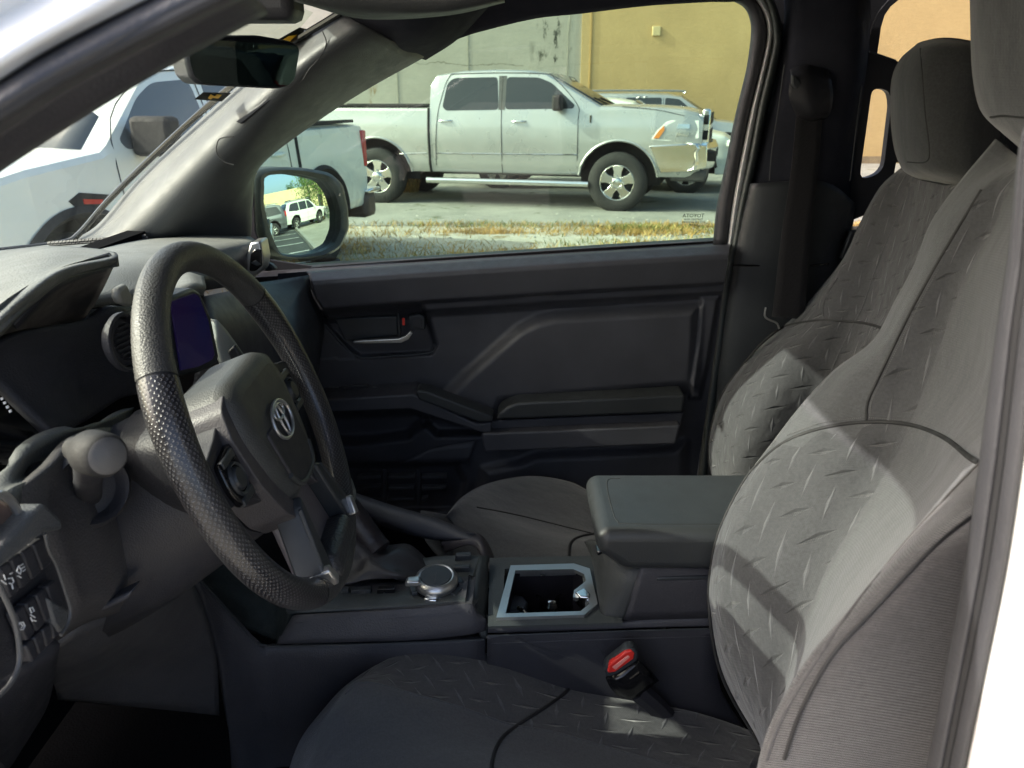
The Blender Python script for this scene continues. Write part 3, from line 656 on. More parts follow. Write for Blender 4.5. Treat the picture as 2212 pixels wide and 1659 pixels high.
def suv_fn(root, loft, sp_, panel, seam, pp, S, w, yside, top):
    PT = S['paint']; r_ = S['axles'][1]
    loft('body', r_ - .95, .88, PT)
    for s in (-1, 1):
        z0, z1 = S['belt'] + .03, S['roof'] - .10
        panel('window', [(-.50, z0), (-1.05, z1 - .03), (-1.35, z1), (-1.35, z0)], .003, DGLASS, s, rnd=.05); panel('window', [(-1.42, z0), (-1.42, z1), (-2.2, z1), (-2.2, z0)], .003, DGLASS, s, rnd=.05)
        panel('window', [(-2.27, z0), (-2.27, z1), (r_ - .35, z1 - .03), (r_ - .62, z0 + .06)], .003, DGLASS, s, rnd=.05)
        seam([(-1.385, .4), (-1.385, 1.0), (-1.385, z1)], s); seam([(-2.235, .45), (-2.235, 1.0), (-2.235, z1)], s); seam([(-.42, .4), (-.42, .9), (-.45, z0)], s)
        for x in (-2.05, -1.2): handle(root, sp_, x, S['belt'] - .12, s, PT)
        mirror_(root, sp_, -.62, z0 + .04, s, PT, .8)
        mb = MB(); mb.tube(cr([np.array(q) for q in ((-.95, s * .62, S['roof'] - .01), (-1.1, s * .63, S['roof'] + .04), (r_ - .3, s * .63, S['roof'] + .04), (r_ - .5, s * .62, S['roof'] - .01))], 3), .016, 6); mb.build('roof_rail', S.get('rail', SATIN), root)
        for a in S['axles']:
            pts = [(a + (S['ra'] + .01) * math.cos(t), S['R'] + .02 + (S['ra'] + .01) * math.sin(t) * .98) for t in np.linspace(.12, math.pi - .12, 12)]
            seam(pts, s, .03, BLK, 'arch_flare')
        mb = MB(); mb.box((.74, s * .70, .86), (.20, .34, .12)); mb.build('headlight', LENSC, root, bevel=.03)
        mb = MB(); mb.box((r_ - .90, s * .72, 1.05), (.12, .22, .26)); mb.build('taillight', REDL, root, bevel=.03)
        mb = MB(); mb.box((.82, s * .62, .52), (.14, .26, .24)); mb.build('fog_lamp', BLK, root, bevel=.03)
    glassrake(root, 'windshield', sp_, -.25, S['belt'] + .06, -1.0, S['roof'] - .06, .76, .60); glassrake(root, 'rear_screen', sp_, r_ - .90, S['belt'] + .05, r_ - .58, S['roof'] - .08, .70, .58)
    mb = MB(); mb.box((.86, 0, .74), (.10, 1.1, .24)); mb.build('grille', BLK, root, bevel=.03); mb = MB(); mb.box((.80, 0, .42), (.20, 1.7, .18)); mb.build('bumper', BLK, root, bevel=.04)
    mb = MB(); mb.box((-1.2, 0, S['belt'] - .2), (.5, .9, .1)); mb.build('hood_scoop', BLK, root)
def suv(R_=.37, r_=-2.75, roof=1.68, belt=1.02, paint_=WHITE2, **k):
    d = dict(W=.92, belt=belt, tumble=.30, zb=.34, R=R_, ra=R_ + .10, axles=(0, r_), roof=roof, paint=paint_, fn=suv_fn, zs=[.3, .5, .62, .68, .9, 1.0, 1.2], flank=[.90, .93, .985, .97, 1.0, .975, .94],
        top=[(r_ - .95, belt - .05), (r_ - .88, belt + .05), (r_ - .6, roof - .07), (r_ - .3, roof - .01), (-1.9, roof), (-1.3, roof - .02), (-1.0, roof - .07), (-.25, belt + .05), (.2, belt), (.6, belt - .08), (.88, belt - .26)],
        plan=[(r_ - .95, .86), (r_ - .6, .97), (-2, 1), (.2, 1), (.6, .93), (.88, .76)]); d.update(k); return d
G_ = 'cars and pickups parked around the lot'
vehicle('parked_car', 'white suv with black lower bumper, nose showing right of the silver pickup', 'car', (P(1486, 400, 14.0).x + .2, 15.0, 0), R(-14), suv(.38, -3.4, 1.60, 1.08), G_)
vehicle('parked_car', 'pale silver suv with roof rails, roof and hood rising behind the white suv', 'car', (P(1590, 400, 17.2).x, 18.6, 0), R(-10), suv(.38, -2.8, 1.70, 1.10, SILVER2), G_)
vehicle('parked_car', 'white suv parked on the island, reflected mid side mirror', 'car', (13.2, 6.0, 0), R(72), suv(.34, -2.65, 1.62, 1.0), G_)
vehicle('parked_car', 'grey suv parked at the inner edge of the side mirror reflection', 'car', (10.2, -.9, 0), R(-98), suv(.34, -2.7, 1.6, 1.0, GREYP), G_)
vehicle('parked_car', 'white suv further off in the side mirror, nose towards us', 'car', (22.0, 3.0, 0), R(175), suv(.34, -2.65, 1.62, 1.0), G_)
# ================================================================== the pickup whose open doorway we look through
T = empty('pickup_truck', (0.3, 1.1, 0))
tag(T, 'white pickup with black interior, seen from right beside its driver seat', 'pickup truck')
TW = T.matrix_world
def par(name, D=None, u=None):   # an Empty part used only where a part is itself an assembly
    o = bpy.data.objects.new(name, None); COL.objects.link(o); o.parent = T; return o
T.location = (0, 0, 0)
def sdf(poly, X, Y):
    poly = np.array(poly, float); n = len(poly); d = np.full(X.shape, 1e9); ins = np.zeros(X.shape, bool)
    for i in range(n):
        a, b = poly[i], poly[(i + 1) % n]; e = b - a; wx, wy = X - a[0], Y - a[1]
        t = np.clip((wx * e[0] + wy * e[1]) / (e @ e + 1e-9), 0, 1); d = np.minimum(d, (wx - e[0] * t) ** 2 + (wy - e[1] * t) ** 2)
        c = (a[1] > Y) != (b[1] > Y); xi = (b[0] - a[0]) * (Y - a[1]) / (b[1] - a[1] + 1e-12) + a[0]; ins ^= c & (X < xi)
    return np.where(ins, np.sqrt(d), -np.sqrt(d))
def sm(x): x = np.clip(x, 0, 1); return x * x * (3 - 2 * x)
def holed(name, outer, holes, D, th, mat, parent, bevel=.006):
    from mathutils.geometry import tessellate_polygon
    loops = [[Vector((u, v, 0)) for u, v in l] for l in [outer] + holes]; flat = [q for l in loops for q in l]
    tri = tessellate_polygon(loops); n = len(flat); V = [P(q.x, q.y, D) for q in flat]; V += [v + Vector((0, th, 0)) for v in V]
    F = []
    for t in tri:
        a, b, c = (V[i] for i in t); t = list(t)
        if (b - a).cross(c - a).y > 0: t = t[::-1]
        F += [t, [i + n for i in t[::-1]]]
    k = 0
    for l in loops:
        m = len(l)
        for i in range(m): F.append([k + i, k + (i + 1) % m, k + (i + 1) % m + n, k + i + n])
        k += m
    o = obj(name, V, F, mat, parent, False, ang=0); bm = bmesh.new(); bm.from_mesh(o.data); bmesh.ops.recalc_face_normals(bm, faces=bm.faces); bm.to_mesh(o.data); bm.free()
    return o

# ---- white body round the driver's doorway
fr = patch('door_pillar', [extend_start(extend_end(q_, [(.08, .012, .035), (.25, .03, .08), (.7, .05, .10), (1.6, .05, .08)]), [(-.55, .02, -.32), (-.14, .005, -.08)]) for q_ in [
    [(-520, 60, .34), (-170, -110, .355), (40, -250, .37), (310, -400, .39)],
    [(-450, 200, .275), (-110, 20, .29), (100, -110, .305), (390, -280, .325)],
    [(-370, 330, .245), (-50, 135, .258), (135, 30, .272), (450, -145, .297)],
    [(-340, 385, .25), (-20, 185, .262), (150, 84, .277), (500, -90, .30)]]], WHITE, T, 8, 8, solid=.02)
tag(fr, 'white painted windshield pillar at the upper left')
sealA = empty('door_seal'); sealA.parent = T
s1 = patch('weatherstrip', [extend_end(q_, [(.08, .012, .035), (.25, .03, .08), (.7, .05, .10), (1.4, .05, .08)]) for q_ in [
    [(-340, 383, .256), (-20, 184, .268), (150, 83, .283), (500, -92, .306)],
    [(-330, 410, .243), (-10, 208, .256), (160, 106, .27), (510, -70, .294)],
    [(-320, 450, .243), (0, 246, .256), (180, 136, .27), (520, -36, .294)],
    [(-310, 478, .25), (10, 268, .265), (200, 152, .28), (530, -14, .303)],
    [(-305, 492, .262), (16, 280, .277), (206, 160, .292), (536, -6, .315)]]], RUB, sealA, 8, 6, solid=.004)
tube('seam_cord', [P(u, v, d) for u, v, d in [(-320, 452, .245), (0, 247, .257), (180, 138, .272), (520, -33, .295)]], .0022, PIPE, sealA, 8)
patch('pillar_trim', [
    [(-300, 490, .275), (20, 278, .29), (210, 158, .305), (540, -10, .33)],
    [(-280, 545, .285), (0, 335, .30), (270, 168, .318), (565, 10, .35)],
    [(-270, 565, .30), (0, 365, .315), (300, 175, .335), (575, 26, .365)],
    [(-260, 560, .36), (10, 366, .37), (310, 176, .39), (580, 30, .41)]], PLD, T, 8, 6, solid=.004)
# rear jamb: rubber with a stitched bead, then white paint
jr = empty('door_seal'); jr.parent = T
edge = [(2222, 250), (2198, 333), (2176, 550), (2155, 680), (2136, 827), (2115, 994), (2082, 1230), (2041, 1453), (2001, 1659), (1975, 1800)]
ww = [60, 70, 82, 88, 92, 95, 92, 88, 85, 84]
rows = []
for fr_, dd in ((0, .345), (0.05, .322), (.28, .312), (.45, .312), (.52, .318), (.62, .306), (.85, .30), (1.0, .30)):
    rows.append([(u + fr_ * w_, v, dd) for (u, v), w_ in zip(edge, ww)])
rows = [extend_start(extend_end(q_, [(-.004, 0, -.05), (-.02, 0, -.25), (-.05, 0, -.6)]), [(.055, .05, .35), (.035, .02, .17), (.020, .008, .08), (.009, .002, .03)]) for q_ in rows]
patch('weatherstrip', rows, RUB, jr, 6, 4, solid=.004)
bead = [P(u + .5 * w_, v, .311) for (u, v), w_ in zip(edge, ww)]
tube('seam_cord', bead, .0017, PIPE, jr, 6)
mb = MB(); bp = cr(bead, 26)
for i in range(0, len(bp) - 1, 2):
    a, b = Vector(bp[i]), Vector(bp[i + 1]); mb.tube([a + Vector((.0012, -.0015, 0)), b + Vector((.0022, -.0018, 0))], .0009, 5)
mb.build('stitching', THREAD, jr)
rows = []
for off, dd in ((0, .302), (8, .296), (30, .285), (90, .27), (200, .262), (420, .26)):
    rows.append([(u + w_ + off, v, dd) for (u, v), w_ in zip(edge, ww)])
rows = [extend_start(extend_end(q_, [(-.004, 0, -.05), (-.02, 0, -.25), (-.05, 0, -.6)]), [(.055, .05, .35), (.035, .02, .17), (.020, .008, .08), (.009, .002, .03)]) for q_ in rows]
rows.append([V3(q_) + Vector((.7, .0, 0)) for q_ in rows[-1]])
o = patch('door_pillar', rows, WHITE, T, 6, 4, solid=.02); tag(o, 'sunlit white painted pillar at the right edge')

# ---- roof, floor, back wall (closed cab)
mb = MB(); mb.box((.62, 1.12, 1.845), (1.95, 1.40, .03)); o = mb.build('roof', WHITE, T, bevel=.01)
mb = MB(); mb.box((.62, 1.12, 1.81), (1.92, 1.36, .03)); mb.build('headliner', HEADL, T, bevel=.01)
patch('roof_rail', 
      [[Vector((-.34, .42, 1.76)), Vector((.3, .42, 1.80)), Vector((1.5, .42, 1.78))], [Vector((-.36, .37, 1.80)), Vector((.3, .37, 1.84)), Vector((1.5, .37, 1.82))]], WHITE, T, 6, 3)
mb = MB(); mb.box((.35, 1.05, .60), (2.5, 1.7, .03)); mb.build('floor_carpet', CARPET, T)
mb = MB(); mb.box((-.62, .42, .85), (.5, .06, .6)); mb.build('kick_panel', PLD, T, bevel=.01)
mb = MB(); mb.box((1.66, 1.1, .95), (.05, 1.45, .75)); mb.box((1.66, 1.1, 1.74), (.05, 1.45, .16)); mb.box((1.66, .48, 1.5), (.05, .16, .5)); mb.box((1.66, 1.72, 1.5), (.05, .16, .5))
mb.build('back_wall', HEADL, T)
mb = MB(); mb.box((1.65, 1.1, 1.49), (.006, 1.1, .34)); mb.build('rear_window', glass('rear_glass', (.10, .12, .11), .5), T)
mb = MB(); mb.box((1.1, .36, 1.0), (1.1, .04, .8)); mb.box((1.1, .36, 1.7), (1.1, .04, .2)); mb.build('rear_door', PLD, T)   # driver's side rear door, behind the pillar
rs = empty('rear_seat'); rs.parent = T
mb = MB(); mb.box((1.25, 1.1, .88), (.5, 1.3, .16)); mb.build('cushion', FAB, rs, bevel=.05)
mb = MB(); mb.box((1.5, 1.1, 1.2), (.16, 1.3, .6), M=Matrix.Rotation(R(12), 3, 'Y')); mb.build('backrest', FAB, rs, bevel=.05)

mb = MB(); mb.box((-1.45, .39, .86), (1.5, .10, .72)); mb.build('fender', WHITE, T, bevel=.03)
mb = MB(); mb.box((-1.60, 1.12, 1.20), (1.2, 1.40, .05)); mb.build('hood', WHITE, T, bevel=.02)
mb = MB(); mb.box((-.70, .46, .98), (.52, .03, .60)); mb.build('dash_end_cap', PLD, T, bevel=.01)
# ---- windshield with its stickers, far pillar trim
WS = [[Vector((-.85, 1.69, 1.315)), Vector((-1.0, 1.35, 1.31)), Vector((-1.05, 1.05, 1.31)), Vector((-1.0, .7, 1.31)), Vector((-.85, .40, 1.31))],
      [Vector((-.60, 1.635, 1.53)), Vector((-.70, 1.35, 1.54)), Vector((-.73, 1.05, 1.54)), Vector((-.70, .7, 1.54)), Vector((-.6, .43, 1.53))],
      [Vector((-.36, 1.57, 1.745)), Vector((-.42, 1.3, 1.765)), Vector((-.44, 1.05, 1.77)), Vector((-.42, .8, 1.765)), Vector((-.36, .46, 1.745))]]
ws = empty('windshield'); ws.parent = T
gridobj('glass', grid3(WS, 6, 6), GLW, ws, solid=0, away=(1, 0, .5))
def wsp(u, v):   # where a pixel's ray meets the (flat) windshield plane near the passenger side
    a, b, c = WS[0][1], WS[0][0], WS[2][0]; n = (b - a).cross(c - a); r = ray(u, v); return O + r * ((a - O).dot(n) / r.dot(n))
def stick(name, poly, mat, lift):
    n = (WS[0][0] - WS[0][1]).cross(WS[2][0] - WS[0][1]).normalized(); n = -n if n.x < 0 else n
    mb = MB(); mb.prism([wsp(u, v) + n * lift for u, v in poly], n * -.0008); return mb.build(name, mat, ws)
stick('sticker', [(587, 80), (640, 50), (690, 62), (650, 88), (600, 84)], BPRINT, .010)
stick('sticker_mark', [(592, 80), (615, 66), (640, 62), (650, 66), (640, 84), (600, 82)], YEL, .013)
stick('sticker', [(413, 205), (432, 190), (492, 192), (472, 210)], BPRINT, .010)
stick('sticker_mark', [(440, 200), (446, 192), (455, 196), (460, 192), (470, 193), (462, 201), (450, 199), (446, 203)], YEL, .013)
tube('windshield_gasket', [P(*q) for q in [(-60, 548, 1.60), (0, 541, 1.62), (133, 524, 1.66), (172, 504, 1.67), (233, 434, 1.67), (333, 335, 1.66), (467, 213, 1.62), (590, 118, 1.58), (735, 28, 1.53)]], .006, GLOSSB, ws, 8)
pt = empty('pillar_trim'); pt.parent = T
patch('pillar_cover', [
    [(133, 526, 1.69), (205, 490, 1.69), (290, 395, 1.68), (400, 288, 1.66), (520, 180, 1.625), (625, 100, 1.59), (735, 28, 1.55)],
    [(155, 530, 1.655), (228, 496, 1.65), (315, 402, 1.635), (428, 292, 1.615), (543, 190, 1.58), (648, 108, 1.545), (752, 36, 1.52)],
    [(215, 522, 1.62), (262, 505, 1.59), (348, 420, 1.57), (458, 308, 1.55), (568, 208, 1.525), (668, 124, 1.50), (775, 50, 1.49)],
    [(300, 516, 1.61), (340, 508, 1.585), (415, 430, 1.57), (505, 333, 1.555), (604, 232, 1.54), (702, 148, 1.525), (815, 72, 1.515)],
    [(425, 512, 1.66), (445, 500, 1.66), (500, 430, 1.65), (565, 345, 1.645), (648, 262, 1.635), (737, 188, 1.62), (865, 98, 1.60)],
    [(522, 540, 1.74), (535, 510, 1.735), (543, 430, 1.735), (560, 362, 1.735), (655, 283, 1.735), (775, 202, 1.73), (915, 122, 1.72)],
    [(522, 605, 1.78), (537, 512, 1.79), (545, 430, 1.79), (562, 360, 1.79), (657, 281, 1.79), (777, 200, 1.79), (917, 120, 1.79)]], TRIM, pt, 6, 5, solid=.003)
# recessed grab-handle slot and airbag cap line in the pillar trim
slab('handle_slot', [(508, 262), (560, 226), (640, 152), (655, 146), (600, 205), (520, 268)], 1.522, .012, PLD, pt, .002, 2)
tube('cover_seam', [P(u, v, 1.535) for u, v in [(467, 318), (472, 302), (484, 297), (505, 295)]], .0012, PIPE, pt, 6)
tube('cover_seam', [P(u, v, 1.54) for u, v in [(467, 318), (470, 335), (485, 350), (505, 356)]], .0012, PIPE, pt, 6)
tube('cover_seam', [P(u, v, d) for u, v, d in [(697, 68, 1.50), (705, 95, 1.495), (690, 125, 1.50), (668, 150, 1.50), (655, 172, 1.51)]], .0011, PIPE, pt, 6)
# ---- header over the passenger window
TOP = [(912, 118), (992, 80), (1058, 60), (1158, 37), (1252, 27), (1396, 10), (1528, 2), (1582, 1), (1660, -8), (1760, -30)]
patch('door_header', [
    [(u, v + (2 if i < 8 else 0), 1.79) for i, (u, v) in enumerate(TOP)],
    [(u, v, 1.735) for u, v in TOP],
    [(u - 30, v - 34, 1.70) for u, v in TOP],
    [(u - 70, v - 90, 1.62) for u, v in TOP],
    [(u - 120, v - 190, 1.50) for u, v in TOP]], HEADL, T, 5, 4, solid=.01)
patch('headliner_edge', [
    [(715, 34, 1.58), (745, 60, 1.58), (800, 92, 1.59), (858, 112, 1.63), (920, 130, 1.76)],
    [(760, 0, 1.48), (800, 22, 1.50), (860, 55, 1.52), (930, 75, 1.57), (990, 84, 1.70)],
    [(760, -60, 1.42), (830, -50, 1.44), (900, -30, 1.46), (980, -20, 1.52), (1060, 10, 1.66)]], HEADL, T, 5, 5, solid=.01)
mb = MB(); mb.box((.1, 1.12, 1.835), (1.2, 1.3, .01)); mb.build('roof_panel', HEADL, T)
# ---- overhead console
oc = empty('overhead_console'); oc.parent = T
patch('housing', [
    [(560, -60, .86), (760, -70, .84), (1000, -80, .84), (1120, -90, .86)],
    [(628, -6, .86), (780, 6, .85), (960, 14, .85), (1075, -4, .86)],
    [(640, 4, .89), (780, 33, .89), (960, 28, .89), (1088, 2, .90)],
    [(660, 8, 1.02), (790, 38, 1.02), (970, 30, 1.02), (1090, 4, 1.02)],
    [(640, -10, 1.12), (790, -8, 1.12), (970, -12, 1.12), (1080, -20, 1.12)]], plastic('overhead_grey', (.028, .03, .031), .5, 500, .4), oc, 6, 6)
slab('trim_strip', [(858, 8), (925, 2), (937, 4), (925, 12), (868, 16)], .872, .006, CHROME, oc, .001, 2)
slab('map_lamp', [(878, 19), (925, 14), (936, 26), (890, 30)], .868, .006, DGLASS, oc, .001, 2)
slab('lamp_button', [(945, 13), (990, 7), (992, 12), (948, 18)], .868, .006, PLD, oc, .001, 2)
slab('lamp_button', [(1022, 1), (1060, -3), (1062, 8), (1028, 10)], .868, .006, PLD, oc, .001, 2)
# ---- rear-view mirror
rm = empty('rearview_mirror'); rm.parent = T
mp = [(404, 106), (410, 98), (430, 76), (560, 76), (630, 88), (648, 100), (650, 112), (640, 172), (626, 188), (600, 192), (480, 186), (430, 182), (412, 165), (403, 130)]
RMC = P(527, 134, .95); RMN = (Vector((1, .13, -.02)).normalized() - ray(527, 134).normalized()).normalized()
def mD(u, v, k=0): r = ray(u, v); return O + r * ((RMC - O).dot(RMN) / r.dot(RMN)) - RMN * k
mp = roundpoly(mp, 8)
prism('mirror_housing', [mD(u, v, 0) for u, v in mp], RMN * -.028, PLS, rm, .006)
cu_, cv_ = 527, 134
mg = [(cu_ + (u - cu_) * .955, cv_ + (v - cv_) * .93) for u, v in mp]
mb = MB(); mb.poly([mD(u, v, -.0015) for u, v in mg]); o = mb.build('glass', MIR2, rm)
tube('stalk', [mD(500, 90, .03), P(480, 40, .96), P(520, -10, 1.0)], .011, PLD, rm, 10)
mb = MB(); mb.box(P(560, -4, 1.0), (.09, .07, .05)); mb.build('sensor_pod', PLD, rm, bevel=.012)

# ================================================================== passenger door
pd = empty('passenger_door'); pd.parent = T
nu, nv = 330, 235
s = np.linspace(0, 1, nu); t = np.linspace(0, 1, nv)
topu = np.array([560, 668, 882, 1282, 1540, 1577.]); topv = np.array([594, 586, 570, 544, 529, 527.])
Sg, Tg = np.meshgrid(s, t)
UL, UR = 600 - 40 * Tg, 1577 - 105 * Tg ** 1.0
Ug = UL + (UR - UL) * Sg; VT = np.interp(600 + (1577 - 600) * Sg, topu, topv); Vg = VT + (1260 - VT) * Tg
vt = np.interp(Ug, topu, topv); tp = Vg - vt
h = np.interp(tp, [0, 3, 22, 30, 80, 84, 87, 101, 104, 108, 118, 400, 700], [-.03, .02, .070, .074, .062, .058, .036, .034, .028, .018, .004, 0, .01])
def feat(poly, hh, bw): return hh * sm(sdf(poly, Ug, Vg) / bw * .5 + .5)
# top ledge ends before the dash in a curved edge
lead = np.interp(Vg, [580, 640, 680, 740, 771], [660, 676, 700, 735, 775])
h = np.where(Vg < 775, h * sm((Ug - lead) / 6), h)
h += feat([(690, 676), (912, 662), (926, 690), (941, 745), (930, 763), (778, 771), (742, 742), (715, 712)], -.035, 7)
h += feat([(962, 856), (1010, 808), (1120, 712), (1160, 692), (1200, 682), (1508, 664), (1500, 835), (1085, 870), (1070, 905), (1000, 890)], .032, 18)
h += feat([(1515, 645), (1552, 643), (1530, 780), (1512, 860), (1490, 860), (1508, 740)], .018, 6)
h += feat([(672, 896), (900, 885), (925, 905), (880, 940), (800, 950), (690, 955)], -.05, 16)
h += feat([(925, 895), (960, 900), (1035, 922), (1036, 935), (945, 937), (920, 915)], -.045, 12)
h += feat([(1045, 1015), (1120, 1000), (1160, 985), (1450, 972), (1480, 955), (1478, 1300), (1000, 1300)], .022, 16)
h += feat([(700, 1005), (985, 1003), (1005, 1040), (985, 1100), (700, 1110)], -.02, 8)
h = h + .028 * sm((Ug - 600) / 60 * -1 + .5) 
V = []
for i in range(nv):
    for j in range(nu): V.append(P(float(Ug[i, j]), float(Vg[i, j]), float(1.75 - h[i, j])))
F = [[i * nu + j, (i + 1) * nu + j, (i + 1) * nu + j + 1, i * nu + j + 1] for i in range(nv - 1) for j in range(nu - 1)]
obj('door_card', V, F, PL, pd, True, ang=60)
# window glass with etched stamp
GP = [(520, 620), (530, 340), (700, 200), (900, 90), (1150, 10), (1400, -20), (1640, -30), (1660, 120), (1600, 400), (1575, 560)]
wg = obj('window_glass', [P(u, v, 1.90) for u, v in GP], [list(range(len(GP)))], GLS, pd, False)
ro, uo = Vector((1, 0, 0)), Vector((0, sp * .3, cp)).normalized()
def stamp(s, u, v, size): text('etched_mark', s, size, BPRINT, wg, P(u, v, 1.893), (-1, 0, -.03), (0, 0, 1))
for s_, v_, sz in (('TOYOTA', 466, .0125), ('TEMPERED M2H9', 474, .006), ('DOT 239 AS2 M2H95', 480, .006), ('E11 43R', 486, .006)):
    tt = text('etched_mark', s_, sz, BPRINT, wg, P(1498, v_, 1.893), (-1, 0, 0), (0, 0, 1))
tube('window_channel', [P(u, v, 1.86) for u, v in [(668, 583), (882, 567), (1282, 541), (1545, 526)]], .006, GLOSSB, pd, 8)
# right frame of the window and the painted jamb beyond it
IN = [(1582, 1), (1608, 17), (1620, 43), (1622, 77), (1612, 150), (1588, 250), (1568, 350), (1548, 450), (1540, 530)]
OU = [(1620, -12), (1640, 10), (1652, 40), (1657, 80), (1643, 150), (1622, 235), (1600, 340), (1582, 440), (1570, 532)]
patch('window_frame', [[(u, v, 1.88) for u, v in IN], [(u + 1, v, 1.80) for u, v in IN], [(u * .5 + a * .5, v * .5 + b * .5, 1.775) for (u, v), (a, b) in zip(IN, OU)], [(u, v, 1.785) for u, v in OU], [(u, v, 1.85) for u, v in OU]], PLD, pd, 5, 4, solid=.003)
JA = [(1612, -30), (1632, 4), (1650, 36), (1655, 80), (1641, 150), (1619, 235), (1597, 340), (1578, 440), (1566, 545)]
JB = [(1640, -30), (1656, 4), (1669, 40), (1670, 85), (1653, 165), (1637, 240), (1618, 340), (1600, 440), (1586, 520), (1577, 560)][:9]
o = patch('door_jamb', [[(u, v, 1.80) for u, v in JA], [(u * .5 + a * .5, v * .5 + b * .5, 1.765) for (u, v), (a, b) in zip(JA, JB)], [(u, v, 1.78) for u, v in JB]], WHITE, T, 5, 3, solid=.003)
JC = [(1640, -40), (1662, 0), (1676, 40), (1680, 90), (1668, 150), (1648, 235), (1628, 340), (1606, 440), (1590, 530), (1568, 640), (1556, 740), (1543, 830), (1530, 950), (1518, 1060), (1505, 1200)]
def off(c, k): return [(u + k, v) for u, v in c]
patch('door_seal', [[(u, v, 1.80) for u, v in off(JC, -14)], [(u, v, 1.765) for u, v in off(JC, -9)], [(u, v, 1.755) for u, v in off(JC, -2)], [(u, v, 1.765) for u, v in off(JC, 7)], [(u, v, 1.80) for u, v in off(JC, 10)]], plastic('green_grey_rubber', (.075, .085, .08), .45, 500, .3), T, 4, 3, solid=.003)
# outer skin
prism('door_skin', [P(u, v, 1.93) for u, v in [(540, 610), (1575, 545), (1500, 1250), (560, 1250)]], (0, .02, 0), WHITE, pd, .004)
mb = MB(); mb.prism([P(u, v, 1.79) for u, v in [(540, 600), (1575, 535), (1575, 560), (540, 620)]], (0, .14, 0)); mb.build('window_sill', PLD, pd)
# armrest tiers, pull grip, switches, inside handle
ar = empty('armrest'); ar.parent = pd
ar.parent = T; 
slab('armrest_pad', [(1073, 907), (1078, 893), (1096, 879), (1118, 870), (1480, 853), (1474, 891)], 1.665, .095, LEAP, ar, .006, 3)
slab('armrest_base', [(1062, 909), (1477, 892), (1470, 921), (1050, 938)], 1.685, .07, PL, ar, .003, 2)
slab('armrest_base', [(1040, 937), (1470, 919), (1459, 960), (1046, 977)], 1.655, .10, PL, ar, .005, 3)
slab('grab_ledge', [(640, 868), (893, 851), (1030, 916), (1062, 911), (1062, 936), (1036, 934), (885, 884), (670, 894), (640, 897)], 1.665, .09, PL, ar, .005, 3)
slab('grab_handle', [(897, 849), (903, 843), (925, 846), (1066, 900), (1064, 911), (1034, 913), (905, 864)], 1.65, .05, LEAP, ar, .005, 3)
def top_of(poly, D0, lift, th, mat, name, parent, bev=.002): return slab(name, poly, D0, th, mat, parent, bev, 2)
slab('window_switch', [(740, 834), (795, 831), (795, 838), (742, 841)], 1.672, .01, PLD, ar, .0015, 2)
for u in (716, 727, 810): mb = MB(); mb.box(P(u, 836, 1.671), (.009, .004, .003)); mb.build('switch_mark', THREAD, ar)
tube('bezel_edge', [P(u, v, 1.728) for u, v in [(702, 700), (742, 744), (776, 771), (850, 769), (928, 762), (940, 748)]], .0016, PLS, pd, 8)
ih = empty('door_handle'); ih.parent = T
slab('handle_lever', [(762, 738), (782, 736), (862, 732), (876, 726), (886, 716), (892, 720), (882, 734), (866, 741), (784, 743), (764, 742)], 1.725, .012, SATIN, ih, .0015, 2)
slab('handle_cup', [(722, 688), (858, 682), (862, 726), (745, 738)], 1.758, .008, PLS, ih, .004, 2)
slab('lock_knob', [(882, 683), (907, 679), (917, 685), (918, 712), (888, 713)], 1.735, .02, PLS, ih, .003, 3)
slab('lock_knob_face', [(888, 687), (905, 684), (911, 689), (911, 707), (892, 708)], 1.7335, .002, PLD, ih, .001, 2)
slab('lock_marker', [(868, 687), (874, 687), (875, 703), (869, 703)], 1.752, .002, RED, ih, .0005, 1)
slab('lock_slot', [(858, 676), (862, 676), (866, 724), (861, 726)], 1.74, .006, PLS, ih, .001, 1)
# louvred speaker panel low on the door
LOUV = plastic('louvre_grey', (.075, .075, .08), .5, 600, .2)
sg = empty('speaker_grille'); sg.parent = T
for r_, v in enumerate((1030, 1054, 1078)):
    for (a, b) in ((770, 822), (838, 895), (910, 964)):
        if r_ == 2 and a == 910: b = 925
        slab('louvre', [(a, v), (b, v - 3), (b - (3 if r_ else 0), v + 3), (a + 2, v + 6)], 1.735, .02, LOUV, sg, .001, 1)
for a in (826, 899): slab('divider', [(a, 1016), (a + 8, 1016), (a + 8, 1092), (a + 2, 1092)], 1.74, .01, PL, sg, .001, 1)
patch('door_crease', [[(860, 1002, 1.735), (985, 1000, 1.73), (1010, 1003, 1.73)], [(930, 968, 1.738), (990, 958, 1.735), (1030, 950, 1.74)]], PL, pd, 4, 3, solid=.002)

# ---- side mirror outside the passenger window
sm_ = empty('side_mirror'); sm_.parent = T
MO = [(548, 375), (560, 366), (600, 360), (660, 362), (714, 372), (740, 396), (752, 450), (753, 492), (740, 530), (708, 554), (660, 560), (620, 560), (590, 553), (565, 540), (552, 505), (544, 430)]
MI = [(568, 385), (580, 377), (620, 373), (655, 378), (696, 388), (718, 412), (732, 455), (732, 500), (716, 530), (684, 546), (640, 552), (605, 548), (592, 530), (577, 490), (566, 440)]
def mk(u, v, k): # mirror head tilted: rear face turned to the driver
    r = ray(u, v); return O + r * ((MC - O).dot(MN) / r.dot(MN)) - MN * k
MC = P(640, 455, 2.03); MN = (Vector((1, .17, -.035)).normalized() - ray(640, 455).normalized()).normalized()
rows = []
cu_, cv_ = 640, 460
def scl(poly, k, c=(640, 460)): return [(c[0] + (u - c[0]) * k, c[1] + (v - c[1]) * k) for u, v in poly]
